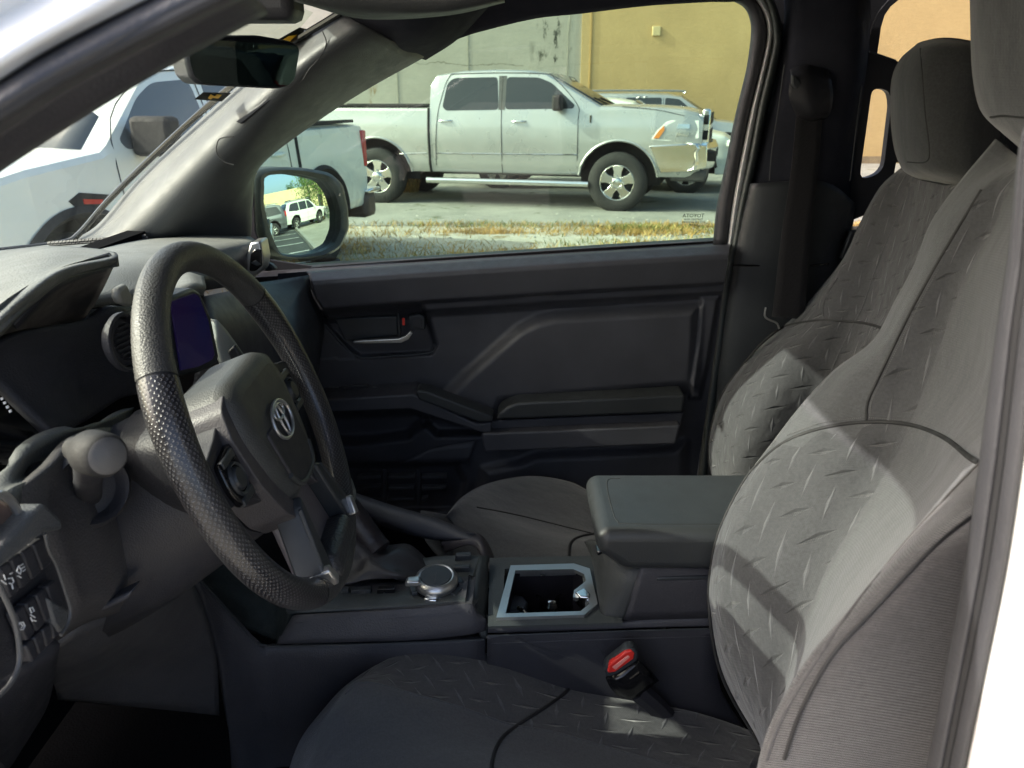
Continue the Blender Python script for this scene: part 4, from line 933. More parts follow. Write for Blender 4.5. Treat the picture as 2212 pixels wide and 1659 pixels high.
def rs_(poly, n): # resample closed polygon to n
    p = np.array(poly + [poly[0]], float); d = np.r_[0, np.cumsum(np.hypot(*np.diff(p, axis=0).T))]; q = np.linspace(0, d[-1], n + 1)[:-1]
    return np.c_[np.interp(q, d, p[:, 0]), np.interp(q, d, p[:, 1])]
def smoothc(poly, n): # closed Catmull-Rom
    pts = [np.array(p, float) for p in poly]; k = len(pts); out = []
    for i in range(k):
        a, b, c, d = pts[i - 1], pts[i], pts[(i + 1) % k], pts[(i + 2) % k]
        for j in range(n):
            t_ = j / n; out.append(.5 * ((2 * b) + (c - a) * t_ + (2 * a - 5 * b + 4 * c - d) * t_ ** 2 + (3 * b - a - 3 * c + d) * t_ ** 3))
    return out
mo = smoothc([tuple(q) for q in rs_(MO, 30)], 2); mi_ = smoothc([tuple(q) for q in rs_(MI, 30)], 2)
# align start angles
def ang0(pl, c=(640, 460)): a = [math.atan2(q[1] - c[1], q[0] - c[0]) for q in pl]; k = int(np.argmin(a)); return pl[k:] + pl[:k]
mo, mi_ = ang0(mo), ang0(mi_)
rings = [[mk(q[0], q[1], .015) for q in mi_], [mk(q[0], q[1], -.006) for q in mi_]]
for f_, k in ((.5, -.012), (.9, -.004), (1.0, .012)):
    rings.append([mk(a[0] * (1 - f_) + b[0] * f_, a[1] * (1 - f_) + b[1] * f_, k) for a, b in zip(mi_, mo)])
back = MN * -.10
base = rings[-1]; cen = sum(base, Vector()) / len(base)
for k, sc_ in ((.35, 1.02), (.7, .9), (1.0, .6), (1.06, .05)): rings.append([cen + (p_ - cen) * sc_ + back * k for p_ in base])
V = [p_ for r_ in rings for p_ in r_]; n_ = len(base)
F = [[i * n_ + k, i * n_ + (k + 1) % n_, (i + 1) * n_ + (k + 1) % n_, (i + 1) * n_ + k] for i in range(len(rings) - 1) for k in range(n_)]
obj('mirror_housing', V, F, plastic('mirror_shell', (.035, .038, .04), .4, 600, .2), sm_, True, ang=50)
# the glass is one slightly convex sheet whose normal sends the view back along the truck
cg = sum((mk(q[0], q[1], .006) for q in mi_), Vector()) / len(mi_)
def glp(q): r = ray(q[0], q[1]); return O + r * ((cg - O).dot(MN) / r.dot(MN))
gp = [glp(q) for q in mi_]; cg2 = sum(gp, Vector()) / len(gp); Rc = 1.15
V = []; 
for k in range(0, 13):
    f_ = k / 12 * 1.03
    for p_ in gp: q = cg2 + (p_ - cg2) * f_; rr = (q - cg2).length; V.append(q - MN * (rr * rr / (2 * Rc)))
F = [[i * n_ + k, i * n_ + (k + 1) % n_, (i + 1) * n_ + (k + 1) % n_, (i + 1) * n_ + k] for i in range(12) for k in range(n_)]
obj('mirror_glass', V, F, MIR, sm_, True, ang=180)
patch('mirror_base', [[(535, 500, 1.93), (545, 545, 1.95), (560, 592, 1.95)], [(590, 560, 2.03), (620, 575, 2.04), (640, 597, 2.03)], [(650, 566, 2.09), (690, 575, 2.09), (690, 596, 2.08)], [(700, 556, 2.12), (734, 560, 2.12), (738, 596, 2.1)]], GLOSSB, sm_, 5, 5, solid=.02)
slab('mirror_sail', [(534, 590), (534, 380), (545, 368), (552, 500), (575, 560), (672, 575), (672, 590)], 1.86, .01, PLD, sm_, .002, 2)

# ================================================================== passenger side behind the door: pillar, belt, rear door
H1 = [(1941, 0), (1924, 14), (1911, 33), (1903, 60), (1899, 90), (1895, 116), (1933, 129), (2000, 165), (2150, 200), (2150, -90), (2000, -90), (1970, -40)]
H2 = roundpoly([(1884, 190), (1920, 194), (1926, 225), (1908, 372), (1856, 391)], 24)
H3 = [(1936, 350), (1975, 352), (1975, 400), (1928, 395)]
H4 = [(1845, 474), (1900, 452), (1900, 500), (1841, 495)]
rdo = holed('rear_door', [(1655, -220), (2500, -220), (2500, 1300), (1500, 1300), (1560, 700), (1620, 300), (1668, 100)], [H1, H2, H3, H4], 1.84, .02, PLD, T)
mb = MB(); mb.poly([P(u, v, 1.885) for u, v in [(1800, -200), (2300, -200), (2300, 520), (1820, 520)]]); mb.build('rear_glass', glass('faint_glass', (.96, .94, .90), .6), T)
slab('window_ledge', [(1838, 497), (1905, 497), (1900, 560), (1815, 560)], 1.78, .06, PLS, T, .004, 2)
tube('window_edge', [P(u, v, 1.83) for u, v in [(1878, 112), (1895, 117), (1935, 131)]], .002, PLS, T, 6)
tube('window_edge', [P(u, v, 1.835) for u, v in [(1878, 112), (1876, 90), (1884, 60), (1900, 24), (1930, -10)]], .0015, PLD, T, 6)
bp_ = empty('pillar_trim'); bp_.parent = T
patch('upper_cover', [
    [(1690, -60, 1.80), (1693, 60, 1.80), (1672, 180, 1.80), (1640, 320, 1.80), (1620, 405, 1.80)],
    [(1720, -60, 1.73), (1724, 60, 1.73), (1706, 180, 1.74), (1672, 320, 1.75), (1650, 400, 1.76)],
    [(1840, -60, 1.70), (1845, 60, 1.70), (1835, 180, 1.71), (1800, 320, 1.73), (1775, 430, 1.74)],
    [(1880, -60, 1.80), (1880, 60, 1.80), (1868, 180, 1.81), (1848, 320, 1.82), (1836, 430, 1.83)]], HEADL, bp_, 6, 6, solid=.004)
patch('lower_cover', [
    [(1612, 396, 1.79), (1592, 480, 1.79), (1575, 590, 1.79), (1552, 760, 1.79), (1528, 950, 1.79), (1505, 1100, 1.79)],
    [(1640, 396, 1.735), (1622, 480, 1.735), (1600, 590, 1.735), (1575, 760, 1.735), (1560, 950, 1.735), (1540, 1100, 1.735)],
    [(1780, 392, 1.725), (1765, 480, 1.725), (1745, 590, 1.725), (1720, 760, 1.725), (1700, 950, 1.725), (1690, 1100, 1.725)],
    [(1850, 440, 1.80), (1835, 500, 1.80), (1815, 590, 1.80), (1790, 760, 1.80), (1780, 950, 1.80), (1780, 1100, 1.80)]], plastic('pillar_lower_skin', (.022, .025, .028), .5, 600, .4), bp_, 6, 5, solid=.004)
tube('cover_seam', [P(u, v, 1.728) for u, v in [(1583, 572), (1620, 574), (1680, 573), (1745, 574), (1790, 570)]], .0022, GLOSSB, bp_, 8)
tube('cover_edge', [P(u, v, 1.737) for u, v in [(1694, 140), (1682, 230), (1668, 320), (1662, 390)]], .0012, PLS, bp_, 6)
tube('cover_edge', [P(u, v, 1.765) for u, v in [(1861, 185), (1848, 290), (1836, 390)]], .0012, PLS, bp_, 6)
sb = empty('seat_belt'); sb.parent = T
patch('webbing', [[(1722, 235, 1.700), (1778, 240, 1.700)], [(1708, 380, 1.700), (1766, 382, 1.700)], [(1690, 500, 1.700), (1752, 500, 1.700)], [(1668, 684, 1.70), (1738, 690, 1.70)]], BELT, sb, 4, 6, solid=.002)
patch('height_adjuster', [
    [(1706, 150, 1.71), (1740, 140, 1.70), (1790, 150, 1.71)],
    [(1708, 165, 1.672), (1745, 158, 1.665), (1795, 170, 1.68)],
    [(1704, 205, 1.660), (1748, 200, 1.65), (1800, 205, 1.67)],
    [(1715, 240, 1.672), (1755, 246, 1.66), (1795, 240, 1.68)],
    [(1725, 258, 1.71), (1755, 262, 1.70), (1785, 255, 1.71)]], PLD, sb, 6, 5, solid=.01)
slab('adjuster_button', [(1711, 160), (1722, 165), (1742, 195), (1728, 202), (1712, 185)], 1.655, .01, PLS, sb, .003, 2)
tube('belt_guide', [P(u, v, 1.69) for u, v in [(1654, 664), (1652, 682), (1660, 690), (1678, 698), (1683, 710)]], .0022, SATIN, sb, 8)
# ================================================================== dashboard
da = empty('dashboard'); da.parent = T
# top of the dash below the windshield, and the crash pad sloping towards the passenger
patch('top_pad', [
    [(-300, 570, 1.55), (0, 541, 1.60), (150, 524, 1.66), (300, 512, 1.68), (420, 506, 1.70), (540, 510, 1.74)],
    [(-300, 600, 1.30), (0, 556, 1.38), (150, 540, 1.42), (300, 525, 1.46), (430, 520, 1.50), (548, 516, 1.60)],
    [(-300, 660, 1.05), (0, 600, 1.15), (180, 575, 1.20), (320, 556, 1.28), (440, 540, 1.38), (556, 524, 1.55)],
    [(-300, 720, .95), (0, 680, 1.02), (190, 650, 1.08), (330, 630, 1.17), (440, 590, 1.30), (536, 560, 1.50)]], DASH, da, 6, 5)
patch('passenger_pad', [
    [(320, 560, 1.22), (430, 545, 1.34), (556, 524, 1.54)],
    [(330, 600, 1.17), (440, 575, 1.30), (548, 560, 1.50)],
    [(340, 620, 1.15), (450, 600, 1.28), (535, 600, 1.48)],
    [(360, 640, 1.18), (460, 625, 1.30), (528, 615, 1.50)]], PL, da, 5, 5)
gp_ = MB()
for i in range(26):
    for j in range(2):
        u = 104 + i * 8.2 + j * 4; v = 526 - i * .62 + j * 4
        a, b = P(u, v, 1.56), P(u + 7, v - 1.5, 1.56); gp_.tube([a, b], .0035, 5)
gp_.build('defrost_grille', PLD, da)
# instrument hood
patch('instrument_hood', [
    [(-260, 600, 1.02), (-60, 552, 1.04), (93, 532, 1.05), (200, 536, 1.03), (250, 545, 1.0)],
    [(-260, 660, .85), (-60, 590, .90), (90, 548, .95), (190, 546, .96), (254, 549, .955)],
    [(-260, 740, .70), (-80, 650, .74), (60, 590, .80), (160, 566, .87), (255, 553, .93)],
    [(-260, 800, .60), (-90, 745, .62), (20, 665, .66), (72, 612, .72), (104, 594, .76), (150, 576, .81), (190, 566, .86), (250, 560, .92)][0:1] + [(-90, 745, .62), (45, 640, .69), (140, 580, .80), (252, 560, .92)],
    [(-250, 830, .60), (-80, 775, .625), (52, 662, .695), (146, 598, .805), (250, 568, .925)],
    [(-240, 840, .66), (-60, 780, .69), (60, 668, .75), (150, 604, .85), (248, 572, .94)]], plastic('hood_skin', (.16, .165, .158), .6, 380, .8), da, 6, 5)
patch('hood_lining', [
    [(-80, 776, .70), (55, 662, .74), (148, 600, .84), (252, 562, .935)],
    [(-70, 800, .78), (50, 690, .84), (145, 640, .92), (225, 620, .98)],
    [(-70, 860, .84), (30, 745, .88), (120, 705, .95), (186, 690, 1.0)]], PLD, da, 5, 5)
patch('hood_lining_lip', [
    [(30, 700, .74), (110, 618, .79), (180, 590, .86), (246, 566, .93)],
    [(40, 712, .75), (120, 630, .80), (185, 600, .865), (238, 590, .93)]], PL, da, 5, 3, solid=.004)
# meter surround facing the driver
patch('meter_surround', [
    [(-60, 770, .72), (60, 716, .78), (186, 690, .86), (244, 664, .90), (290, 662, .95)],
    [(-40, 800, .73), (90, 760, .79), (190, 740, .85), (250, 735, .90), (300, 735, .94)],
    [(20, 850, .74), (130, 840, .79), (200, 830, .84), (255, 820, .88), (305, 815, .92)],
    [(120, 940, .75), (175, 915, .79), (215, 890, .83), (262, 860, .88), (305, 850, .92)]], plastic('surround_skin', (.038, .037, .043), .55, 420, .6), da, 6, 5)
patch('meter_screen', [[(-60, 775, .80), (60, 800, .84), (190, 900, .86)], [(-60, 980, .66), (40, 985, .70), (150, 960, .76)]], GLOSSB, da, 5, 5)
for i in range(4): slab('meter_mark', [(0 + i * 6, 860 + i * 9), (5 + i * 6, 858 + i * 9), (7 + i * 6, 863 + i * 9), (2 + i * 6, 865 + i * 9)], .64, .001, WPRINT, da, 0, 1)
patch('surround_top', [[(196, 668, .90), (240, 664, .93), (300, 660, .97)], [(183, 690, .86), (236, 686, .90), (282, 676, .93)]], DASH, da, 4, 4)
# round air vent beside the wheel
va = empty('air_vent'); va.parent = T
vc = PX(276, 738, -.372); ax = Vector((1, -.15, .12)).normalized()
mb = MB(); mb.lathe([(.029, -.004), (.029, .001), (.027, .002), (.025, .001), (.024, -.010)], vc, ax, 36); o = mb.build('vent_ring', PLD, va)
o = MB(); o.lathe([(.024, -.010), (.023, -.004), (.018, -.002), (.016, -.007), (.0001, -.005)], vc, ax, 36); o.build('vent_dial', PLD, va)
q = ax.to_track_quat('Z', 'Y'); mb = MB()
for i in range(-3, 4): mb.box(vc + q @ Vector((0, i * .005, -.001)), (.034 * math.cos(i * .4), .0016, .003), M=q.to_matrix())
mb.build('vane', PLD, va)
# left lower vent/column surround, ledge line
patch('lower_dash', [
    [(-200, 1180, .50), (0, 1020, .56), (105, 950, .62), (207, 914, .70), (290, 880, .80)],
    [(-200, 1210, .46), (0, 1058, .53), (70, 1015, .60), (190, 930, .68), (280, 905, .78)],
    [(-200, 1240, .45), (0, 1072, .51), (60, 1040, .55), (120, 1000, .62), (270, 930, .76)]], plastic('ledge_skin', (.080, .085, .085), .5, 420, .6), da, 5, 4)
patch('knee_panel', [
    [(-100, 1130, .50), (40, 1055, .535), (110, 1005, .575), (175, 935, .64), (262, 925, .73), (300, 960, .78)],
    [(-80, 1180, .49), (60, 1098, .53), (130, 1065, .57), (190, 1040, .61), (270, 1020, .70), (320, 1050, .77)],
    [(-60, 1260, .50), (100, 1160, .53), (160, 1150, .56), (230, 1130, .61), (300, 1120, .69), (350, 1130, .75)],
    [(-40, 1330, .51), (130, 1250, .54), (180, 1240, .565), (260, 1215, .62), (330, 1195, .69), (395, 1206, .76)],
    [(-20, 1420, .53), (150, 1330, .555), (200, 1300, .58), (270, 1275, .63), (340, 1245, .70), (402, 1222, .765)],
    [(0, 1475, .55), (138, 1375, .58), (190, 1345, .60), (265, 1318, .65), (345, 1270, .72), (405, 1236, .79)]], plastic('knee_skin', (.050, .048, .050), .5, 420, .6), da, 6, 6)
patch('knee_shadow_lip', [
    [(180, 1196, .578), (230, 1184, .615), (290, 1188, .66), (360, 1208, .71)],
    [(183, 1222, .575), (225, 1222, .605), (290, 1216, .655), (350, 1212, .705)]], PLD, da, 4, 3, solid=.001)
slab('hood_release', [(196, 1320), (240, 1298), (285, 1277), (275, 1296), (235, 1315), (200, 1330)], .605, .02, PL, da, .004, 2)
# panel of buttons at the door end of the dash
BEAD = plastic('bead_grey', (.07, .07, .07), .45, 900, .5)
bx = empty('switch_panel'); bx.parent = T
XP = -.335
def q4(a, b, c, d): return [a, b, c, d]
slab('panel_rim', [(-60, 1255), (97, 1085), (135, 1120), (140, 1145), (99, 1150), (-40, 1265)], -.330, .02, TRIM, bx, .004, 3, f=PX)
slab('panel_back', [(-60, 1240), (97, 1152), (121, 1216), (150, 1311), (132, 1372), (66, 1432), (-10, 1480), (-80, 1400)], -.350, .01, PLD, bx, .002, 2, f=PX)
tube('panel_bead', [PX(u, v, -.328) for u, v in [(97, 1153), (106, 1190), (121, 1218), (136, 1262), (150, 1305), (152, 1325), (146, 1350), (131, 1372)]], .0013, BEAD, bx, 8)
tube('panel_bead', [PX(u, v, -.328) for u, v in [(-10, 1240), (0, 1268), (20, 1310), (34, 1350), (42, 1400), (40, 1440), (20, 1480), (-10, 1510)]], .0018, BEAD, bx, 8)
def lerp(a, b, t): return (a[0] + (b[0] - a[0]) * t, a[1] + (b[1] - a[1]) * t)
for (tl, tr, br, bl) in (((-2, 1228), (94, 1160), (115, 1214), (22, 1294)), ((32, 1325), (122, 1250), (140, 1306), (58, 1386)), ((54, 1396), (128, 1328), (132, 1366), (70, 1432))):
    for k in range(4):
        a, b = k / 4 + .015, (k + 1) / 4 - .015
        slab('button', [lerp(tl, tr, a), lerp(tl, tr, b), lerp(bl, br, b), lerp(bl, br, a)], -.3395, .008, PLD, bx, .0014, 2, f=PX)
slab('panel_wall', [(104, 1290), (150, 1318), (146, 1345), (132, 1368), (118, 1345)], -.337, .01, TRIM, bx, .002, 2, f=PX)
def icon(pl, nm='icon'):
    mb = MB()
    for l in pl: mb.tube([PX(u, v, -.3375) for u, v in l], .00045, 5)
    mb.build(nm, WPRINT, bx, False)
icon([[(40, 1222), (46, 1232), (44, 1240), (36, 1234), (40, 1222)], [(44, 1222), (50, 1218)], [(47, 1228), (53, 1224)], [(50, 1234), (55, 1230)], [(38, 1244), (46, 1248)]])
icon([[(18, 1250), (26, 1248), (30, 1256), (26, 1262), (20, 1260)], [(22, 1240), (27, 1237)], [(26, 1264), (28, 1272)]])
icon([[(8, 1242), (12, 1252)], [(2, 1254), (14, 1262)]])
icon([[(64, 1314), (70, 1312), (74, 1320), (68, 1324), (64, 1314)], [(66, 1328), (76, 1334)], [(72, 1340), (78, 1342)], [(66, 1334), (70, 1342)]])
icon([[(42, 1346), (50, 1344), (54, 1352), (50, 1360), (42, 1360), (40, 1352), (42, 1346)], [(45, 1348), (50, 1352), (46, 1356)]])
slab('trim_block', [(-40, 1110), (0, 1072), (24, 1088), (41, 1116), (0, 1148), (-40, 1180)], -.345, .03, simple('brown_trim', (.10, .07, .06), .5), da, .004, 2, f=PX)
tube('trim_line', [PX(u, v, -.342) for u, v in [(-40, 1100), (0, 1068), (26, 1085), (43, 1115)]], .003, SATIN, da, 8)
# lower footwell wall, pillar of the dash side
patch('footwell_panel', [
    [(120, 1400, .60), (180, 1355, .62), (260, 1320, .66), (345, 1272, .73), (402, 1232, .80)],
    [(110, 1450, .64), (190, 1420, .66), (270, 1390, .71), (370, 1350, .78), (440, 1310, .84)],
    [(120, 1490, .70), (200, 1470, .73), (290, 1450, .78), (400, 1430, .84), (468, 1420, .88)],
    [(125, 1512, .74), (210, 1520, .77), (300, 1528, .81), (400, 1538, .86), (474, 1546, .90)]], plastic('foot_panel_skin', (.045, .044, .047), .6, 420, .5), da, 5, 5)
patch('footwell_side', [[(-100, 1440, .50), (30, 1450, .52), (130, 1390, .56)], [(-100, 1600, .52), (20, 1560, .55), (105, 1520, .66)], [(-100, 1700, .60), (0, 1680, .62), (60, 1600, .70)]], PLD, da, 5, 5)
mb = MB(); mb.box((-.75, 1.1, 1.0), (.04, 1.45, .7)); mb.build('firewall', CARPET, T)

# ---- centre screen, passenger dash, end vents
cs = empty('touch_screen'); cs.parent = T
scn = [(365, 642), (418, 622), (432, 630), (458, 690), (474, 770), (470, 786), (430, 806), (388, 812), (370, 740)]
slab('screen_bezel', scn, -.405, .03, PLS, cs, .004, 2, f=PX)
SCRM, N_, L_, B_ = newmat('screen_glow'); setp(B_, Roughness=.08, Base_Color=(.004, .004, .02, 1))
co_ = coordn(N_, L_, 'Object', 1); n_1 = noise(N_, L_, co_, 9, 2)
L_.new(ramp(N_, L_, n_1, [(.35, (.012, .015, .09)), (.6, (.03, .015, .075)), (.75, (.01, .04, .10))]), B_.inputs['Emission Color']); B_.inputs['Emission Strength'].default_value = .06
TILE = simple('screen_tile_glow', (.01, .01, .03), .1, emit=(.03, .035, .12), es=.16)
slab('display', [(370, 652), (420, 634), (430, 640), (450, 692), (464, 766), (458, 778), (428, 792), (392, 800)], -.4025, .002, SCRM, cs, 0, 1, f=PX)
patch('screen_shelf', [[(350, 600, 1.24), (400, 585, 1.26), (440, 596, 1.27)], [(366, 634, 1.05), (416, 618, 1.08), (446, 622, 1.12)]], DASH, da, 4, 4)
slab('dash_end_trim', [(257, 622), (276, 612), (288, 640), (288, 664), (264, 656), (256, 640)], -.42, .01, plastic('champagne', (.30, .295, .26), .4, 500, .2), da, .005, 3, f=PX)
patch('centre_stack', [
    [(440, 640, 1.18), (500, 628, 1.30), (560, 622, 1.44)],
    [(455, 700, 1.10), (520, 700, 1.24), (600, 700, 1.42)],
    [(440, 800, 1.08), (520, 800, 1.20), (610, 820, 1.40)],
    [(400, 980, 1.10), (520, 1000, 1.22), (640, 1040, 1.40)]], PL, da, 5, 5)
patch('silver_trim', [
    [(468, 690, 1.075), (492, 716, 1.09), (530, 770, 1.12)],
    [(472, 740, 1.07), (496, 760, 1.08), (528, 790, 1.10)],
    [(480, 792, 1.06), (500, 794, 1.065), (530, 800, 1.07)]], plastic('pale_trim', (.33, .36, .35), .35, 600, .2), da, 4, 4)
slab('trim_button', [(490, 760), (506, 745), (522, 770), (516, 790), (500, 782)], 1.055, .01, PLS, da, .003, 2)
patch('glove_box', [
    [(540, 612, 1.53), (590, 606, 1.62), (668, 594, 1.70)],
    [(548, 640, 1.50), (610, 650, 1.56), (674, 640, 1.68)],
    [(570, 700, 1.44), (640, 720, 1.50), (700, 700, 1.70)],
    [(600, 780, 1.40), (655, 790, 1.46), (690, 790, 1.66)],
    [(620, 900, 1.38), (660, 920, 1.44), (680, 930, 1.62)],
    [(620, 1050, 1.38), (670, 1060, 1.44), (690, 1060, 1.6)]], PLS, da, 5, 5)
ev = empty('air_vent'); ev.parent = T
slab('vent_frame', [(528, 618), (530, 560), (540, 524), (562, 521), (569, 560), (566, 585), (548, 598)], 1.47, .05, SATIN, ev, .004, 2)
slab('vent_mouth', [(538, 586), (541, 548), (551, 537), (564, 540), (565, 575), (552, 586)], 1.467, .01, GLOSSB, ev, .002, 2)
slab('vane', [(541, 568), (552, 562), (564, 572), (555, 575)], 1.465, .01, PLS, ev, .001, 1)
slab('vent_clip', [(570, 566), (586, 572), (597, 584), (572, 588)], 1.60, .02, PLS, ev, .004, 2)

# ================================================================== steering wheel
sw = empty('steering_wheel'); sw.parent = T
SCn = Vector((-.2474, .7219, 1.2969)); tau, yaw = .36698, -.04873
e1 = Vector((math.sin(yaw), math.cos(yaw), 0)); e2 = Vector((-math.sin(tau) * math.cos(yaw), math.sin(tau) * math.sin(yaw), math.cos(tau))); en = e1.cross(e2)
if en.x < 0: en = -en
def Lw(a, b, h=0): return SCn + e1 * a + e2 * b + en * h
RR, r1, r2 = .1745, .0146, .0145          # ring radius, tube half-thickness in plane / out of plane
LEAR, N, L, b = newmat('perforated_leather'); setp(b, Base_Color=(.016, .016, .018, 1), Roughness=.30, Specular_IOR_Level=.7)
uv = coordn(N, L, 'UV', 1); s_ = N.new('ShaderNodeSeparateXYZ'); L.new(uv, s_.inputs[0])
pt_ = .0056; rw = math_(N, L, 'DIVIDE', s_.outputs[1], pt_ * .5)
odd = math_(N, L, 'MULTIPLY', math_(N, L, 'PINGPONG', math_(N, L, 'FLOOR', rw), 1), .5)
fx = math_(N, L, 'SUBTRACT', math_(N, L, 'FRACT', math_(N, L, 'ADD', math_(N, L, 'DIVIDE', s_.outputs[0], pt_), odd)), .5)
fy = math_(N, L, 'MULTIPLY', math_(N, L, 'SUBTRACT', math_(N, L, 'FRACT', rw), .5), .5)
dd = math_(N, L, 'SQRT', math_(N, L, 'ADD', math_(N, L, 'MULTIPLY', fx, fx), math_(N, L, 'MULTIPLY', fy, fy)))
hole = ramp(N, L, dd, [(.10, 1.0), (.20, 0.0)]); glint_ = ramp(N, L, dd, [(.10, 0.0), (.16, 1.0), (.22, 0.0)])
c1 = mixc(N, L, hole, (.014, .013, .015), (.002, .002, .002)); c1 = mixc(N, L, math_(N, L, 'MULTIPLY', glint_, .8), c1, (.22, .22, .23)); L.new(c1, b.inputs['Base Color'])  # pale rings painted into the colour as glints on the hole rims
bump(N, L, b, math_(N, L, 'MULTIPLY', hole, -1), .5, .0008)
GRL = plastic('grained_rim_leather', (.046, .046, .045), .45, 560, .7)
def torus_arc(name, a0, a1, mat, seg=24, k=60, ex=0):
    V, F, UVs = [], [], []
    for i in range(k + 1):
        an = a0 + (a1 - a0) * i / k; er = e1 * math.sin(an) + e2 * math.cos(an)
        for j in range(seg + 1):
            q = 2 * math.pi * j / seg
            bulge = 1 + .10 * math.exp(-((abs(math.degrees(an)) - 62) / 16) ** 2)
            V.append(SCn + er * (RR + math.cos(q) * (r1 * bulge + ex)) + en * math.sin(q) * (r2 * bulge + ex)); UVs.append((an * RR, q * .019))
    w = seg + 1
    for i in range(k):
        for j in range(seg): F.append([i * w + j, i * w + j + 1, (i + 1) * w + j + 1, (i + 1) * w + j])
    o = obj(name, V, F, mat, sw, True, UVs, ang=180)
    bm = bmesh.new(); bm.from_mesh(o.data); bmesh.ops.recalc_face_normals(bm, faces=bm.faces); bm.to_mesh(o.data); bm.free(); return o
# angle 0 = top of the ring; negative = the side nearest the driver's door
torus_arc('rim_top', R(-54), R(54), GRL, 28, 60)
torus_arc('rim_grip', R(-150), R(-54.6), LEAR, 28, 70)
torus_arc('rim_grip', R(54.6), R(150), LEAR, 28, 70)
torus_arc('rim_bottom', R(150.6), R(209.4), GRL, 28, 30)
for an in (-54.3, 54.3, 150.3, -150.3): torus_arc('rim_seam', R(an - .35), R(an + .35), PIPE, 24, 1, -.0006)
# stitched inner line on both grips
for sgn in (-1, 1):
    mb = MB()
    for i in range(90):
        an = R(55 + i * 95 / 90) * sgn; an2 = an + R(.7) * sgn
        def rp(a, f): er = e1 * math.sin(a) + e2 * math.cos(a); return SCn + er * (RR + math.cos(R(f)) * (r1 + .001)) + en * math.sin(R(f)) * (r2 + .001)
        mb.tube([rp(an, 172), rp(an2, 178)], .0007, 4)
    mb.build('rim_stitching', THREAD, sw)
def wprism(name, pts, h0, h1, mat, bevel=.004, seg=3, rnd=0, par_=None):
    if rnd: pts = roundpoly(pts, rnd)
    return prism(name, [Lw(a, b_, h1) for a, b_ in pts], en * (h0 - h1), mat, par_ or sw, bevel, seg)
# hub: airbag cover with raised lower shield
HUB = plastic('hub_skin', (.048, .050, .048), .5, 700, .5)
wprism('airbag_cover', [(-.072, .052), (-.05, .062), (.05, .062), (.072, .052), (.078, .01), (.062, -.045), (.04, -.078), (-.04, -.078), (-.062, -.045), (-.078, .01)], -.055, .015, HUB, .022, 6, .014)
wprism('cover_shield', [(-.045, -.0), (.045, -.0), (.040, -.05), (.022, -.066), (-.022, -.066), (-.040, -.05)], .011, .0175, PLD, .003, 3, .006)
tube('cover_edge', [Lw(*q) for q in [(-.042, -.048, .0165), (-.024, -.066, .0165), (.024, -.066, .0165), (.042, -.048, .0165)]], .003, HUB, sw, 8, smooth=4)
# emblem: three ovals
em = empty('emblem'); em.parent = sw
EC = (.0, -.004)
EMB = simple('emblem_silver', (.42, .42, .41), .35, .7)
def ov(cx, cy, rx, ry, r, name, h=.0195):
    return tube(name, [Lw(EC[0] + cx + rx * math.cos(a), EC[1] + cy + ry * math.sin(a), h) for a in np.linspace(0, 2 * math.pi, 25)[:-1]], r, EMB, sw, 8, True, 2)
bpy.data.objects.remove(em)
ov(0, 0, .0275, .0185, .0018, 'emblem'); ov(0, .0085, .0150, .0070, .0015, 'emblem'); ov(0, -.001, .0068, .0165, .0015, 'emblem')
# left/right spokes with control pads
SPK = plastic('spoke_leather', (.060, .056, .060), .45, 700, .5)
for sg_ in (-1, 1):
    wprism('spoke', [(sg_ * a, b_) for a, b_ in [(.060, .045), (.10, .030), (.152, .018), (.154, -.012), (.150, -.020), (.10, -.030), (.070, -.055)]], -.024, -.004, PLD, .006, 3, .006)
    wprism('button_pad', [(sg_ * a, b_) for a, b_ in [(.088, .020), (.128, .014), (.132, -.010), (.124, -.030), (.092, -.034)]], -.006, .002, GLOSSB, .003, 2, .006)
    mb = MB(); mb.lathe([(.0001, .0055), (.009, .0055), (.011, .003), (.011, -.004)], Lw(sg_ * .110, -.008, 0), en, 24); mb.lathe([(.0125, .003), (.0145, .0045), (.016, .002)], Lw(sg_ * .110, -.008, 0), en, 24); mb.build('button', PLS, sw)
    for bb in (.012, -.026): wprism('button', [(sg_ * .094, bb + .004), (sg_ * .124, bb + .003), (sg_ * .124, bb - .004), (sg_ * .094, bb - .004)], -.002, .0035, PLS, .0012, 2)
# near-side padding of the hub that wraps down toward the lower spoke
for sg_ in (-1, 1):
    wprism('hub_wing', [(sg_ * a, b_) for a, b_ in [(.060, .056), (.082, .046), (.092, .020), (.084, -.035), (.066, -.075), (.040, -.098), (.030, -.085), (.055, -.05), (.070, .0)]], -.035, .006, SPK, .009, 4, .006)
# lower spoke: grey panel between two satin rails ending in clips at the ring
wprism('lower_spoke', [(-.036, -.070), (.036, -.070), (.050, -.150), (.030, -.158), (-.030, -.158), (-.050, -.150)], -.030, -.004, plastic('lower_spoke_skin', (.11, .10, .11), .45, 400, .4), .005, 3)
for sg_ in (-1, 1):
    wprism('spoke_rail', [(sg_ * a, b_) for a, b_ in [(.036, -.072), (.050, -.078), (.078, -.142), (.064, -.156), (.050, -.150)]], -.016, .014, PLS, .003, 2)
    wprism('spoke_clip', [(sg_ * a, b_) for a, b_ in [(.070, -.136), (.078, -.140), (.072, -.160), (.060, -.156)]], -.012, .020, SATIN, .002, 2)
    wprism('spoke_trim', [(sg_ * a, b_) for a, b_ in [(.050, -.080), (.053, -.080), (.074, -.134), (.070, -.136)]], .010, .0150, PLS, .001, 1)
wprism('lower_pad', [(-.046, -.140), (.046, -.140), (.052, -.170), (-.052, -.170)], -.018, .018, LEA, .010, 4)
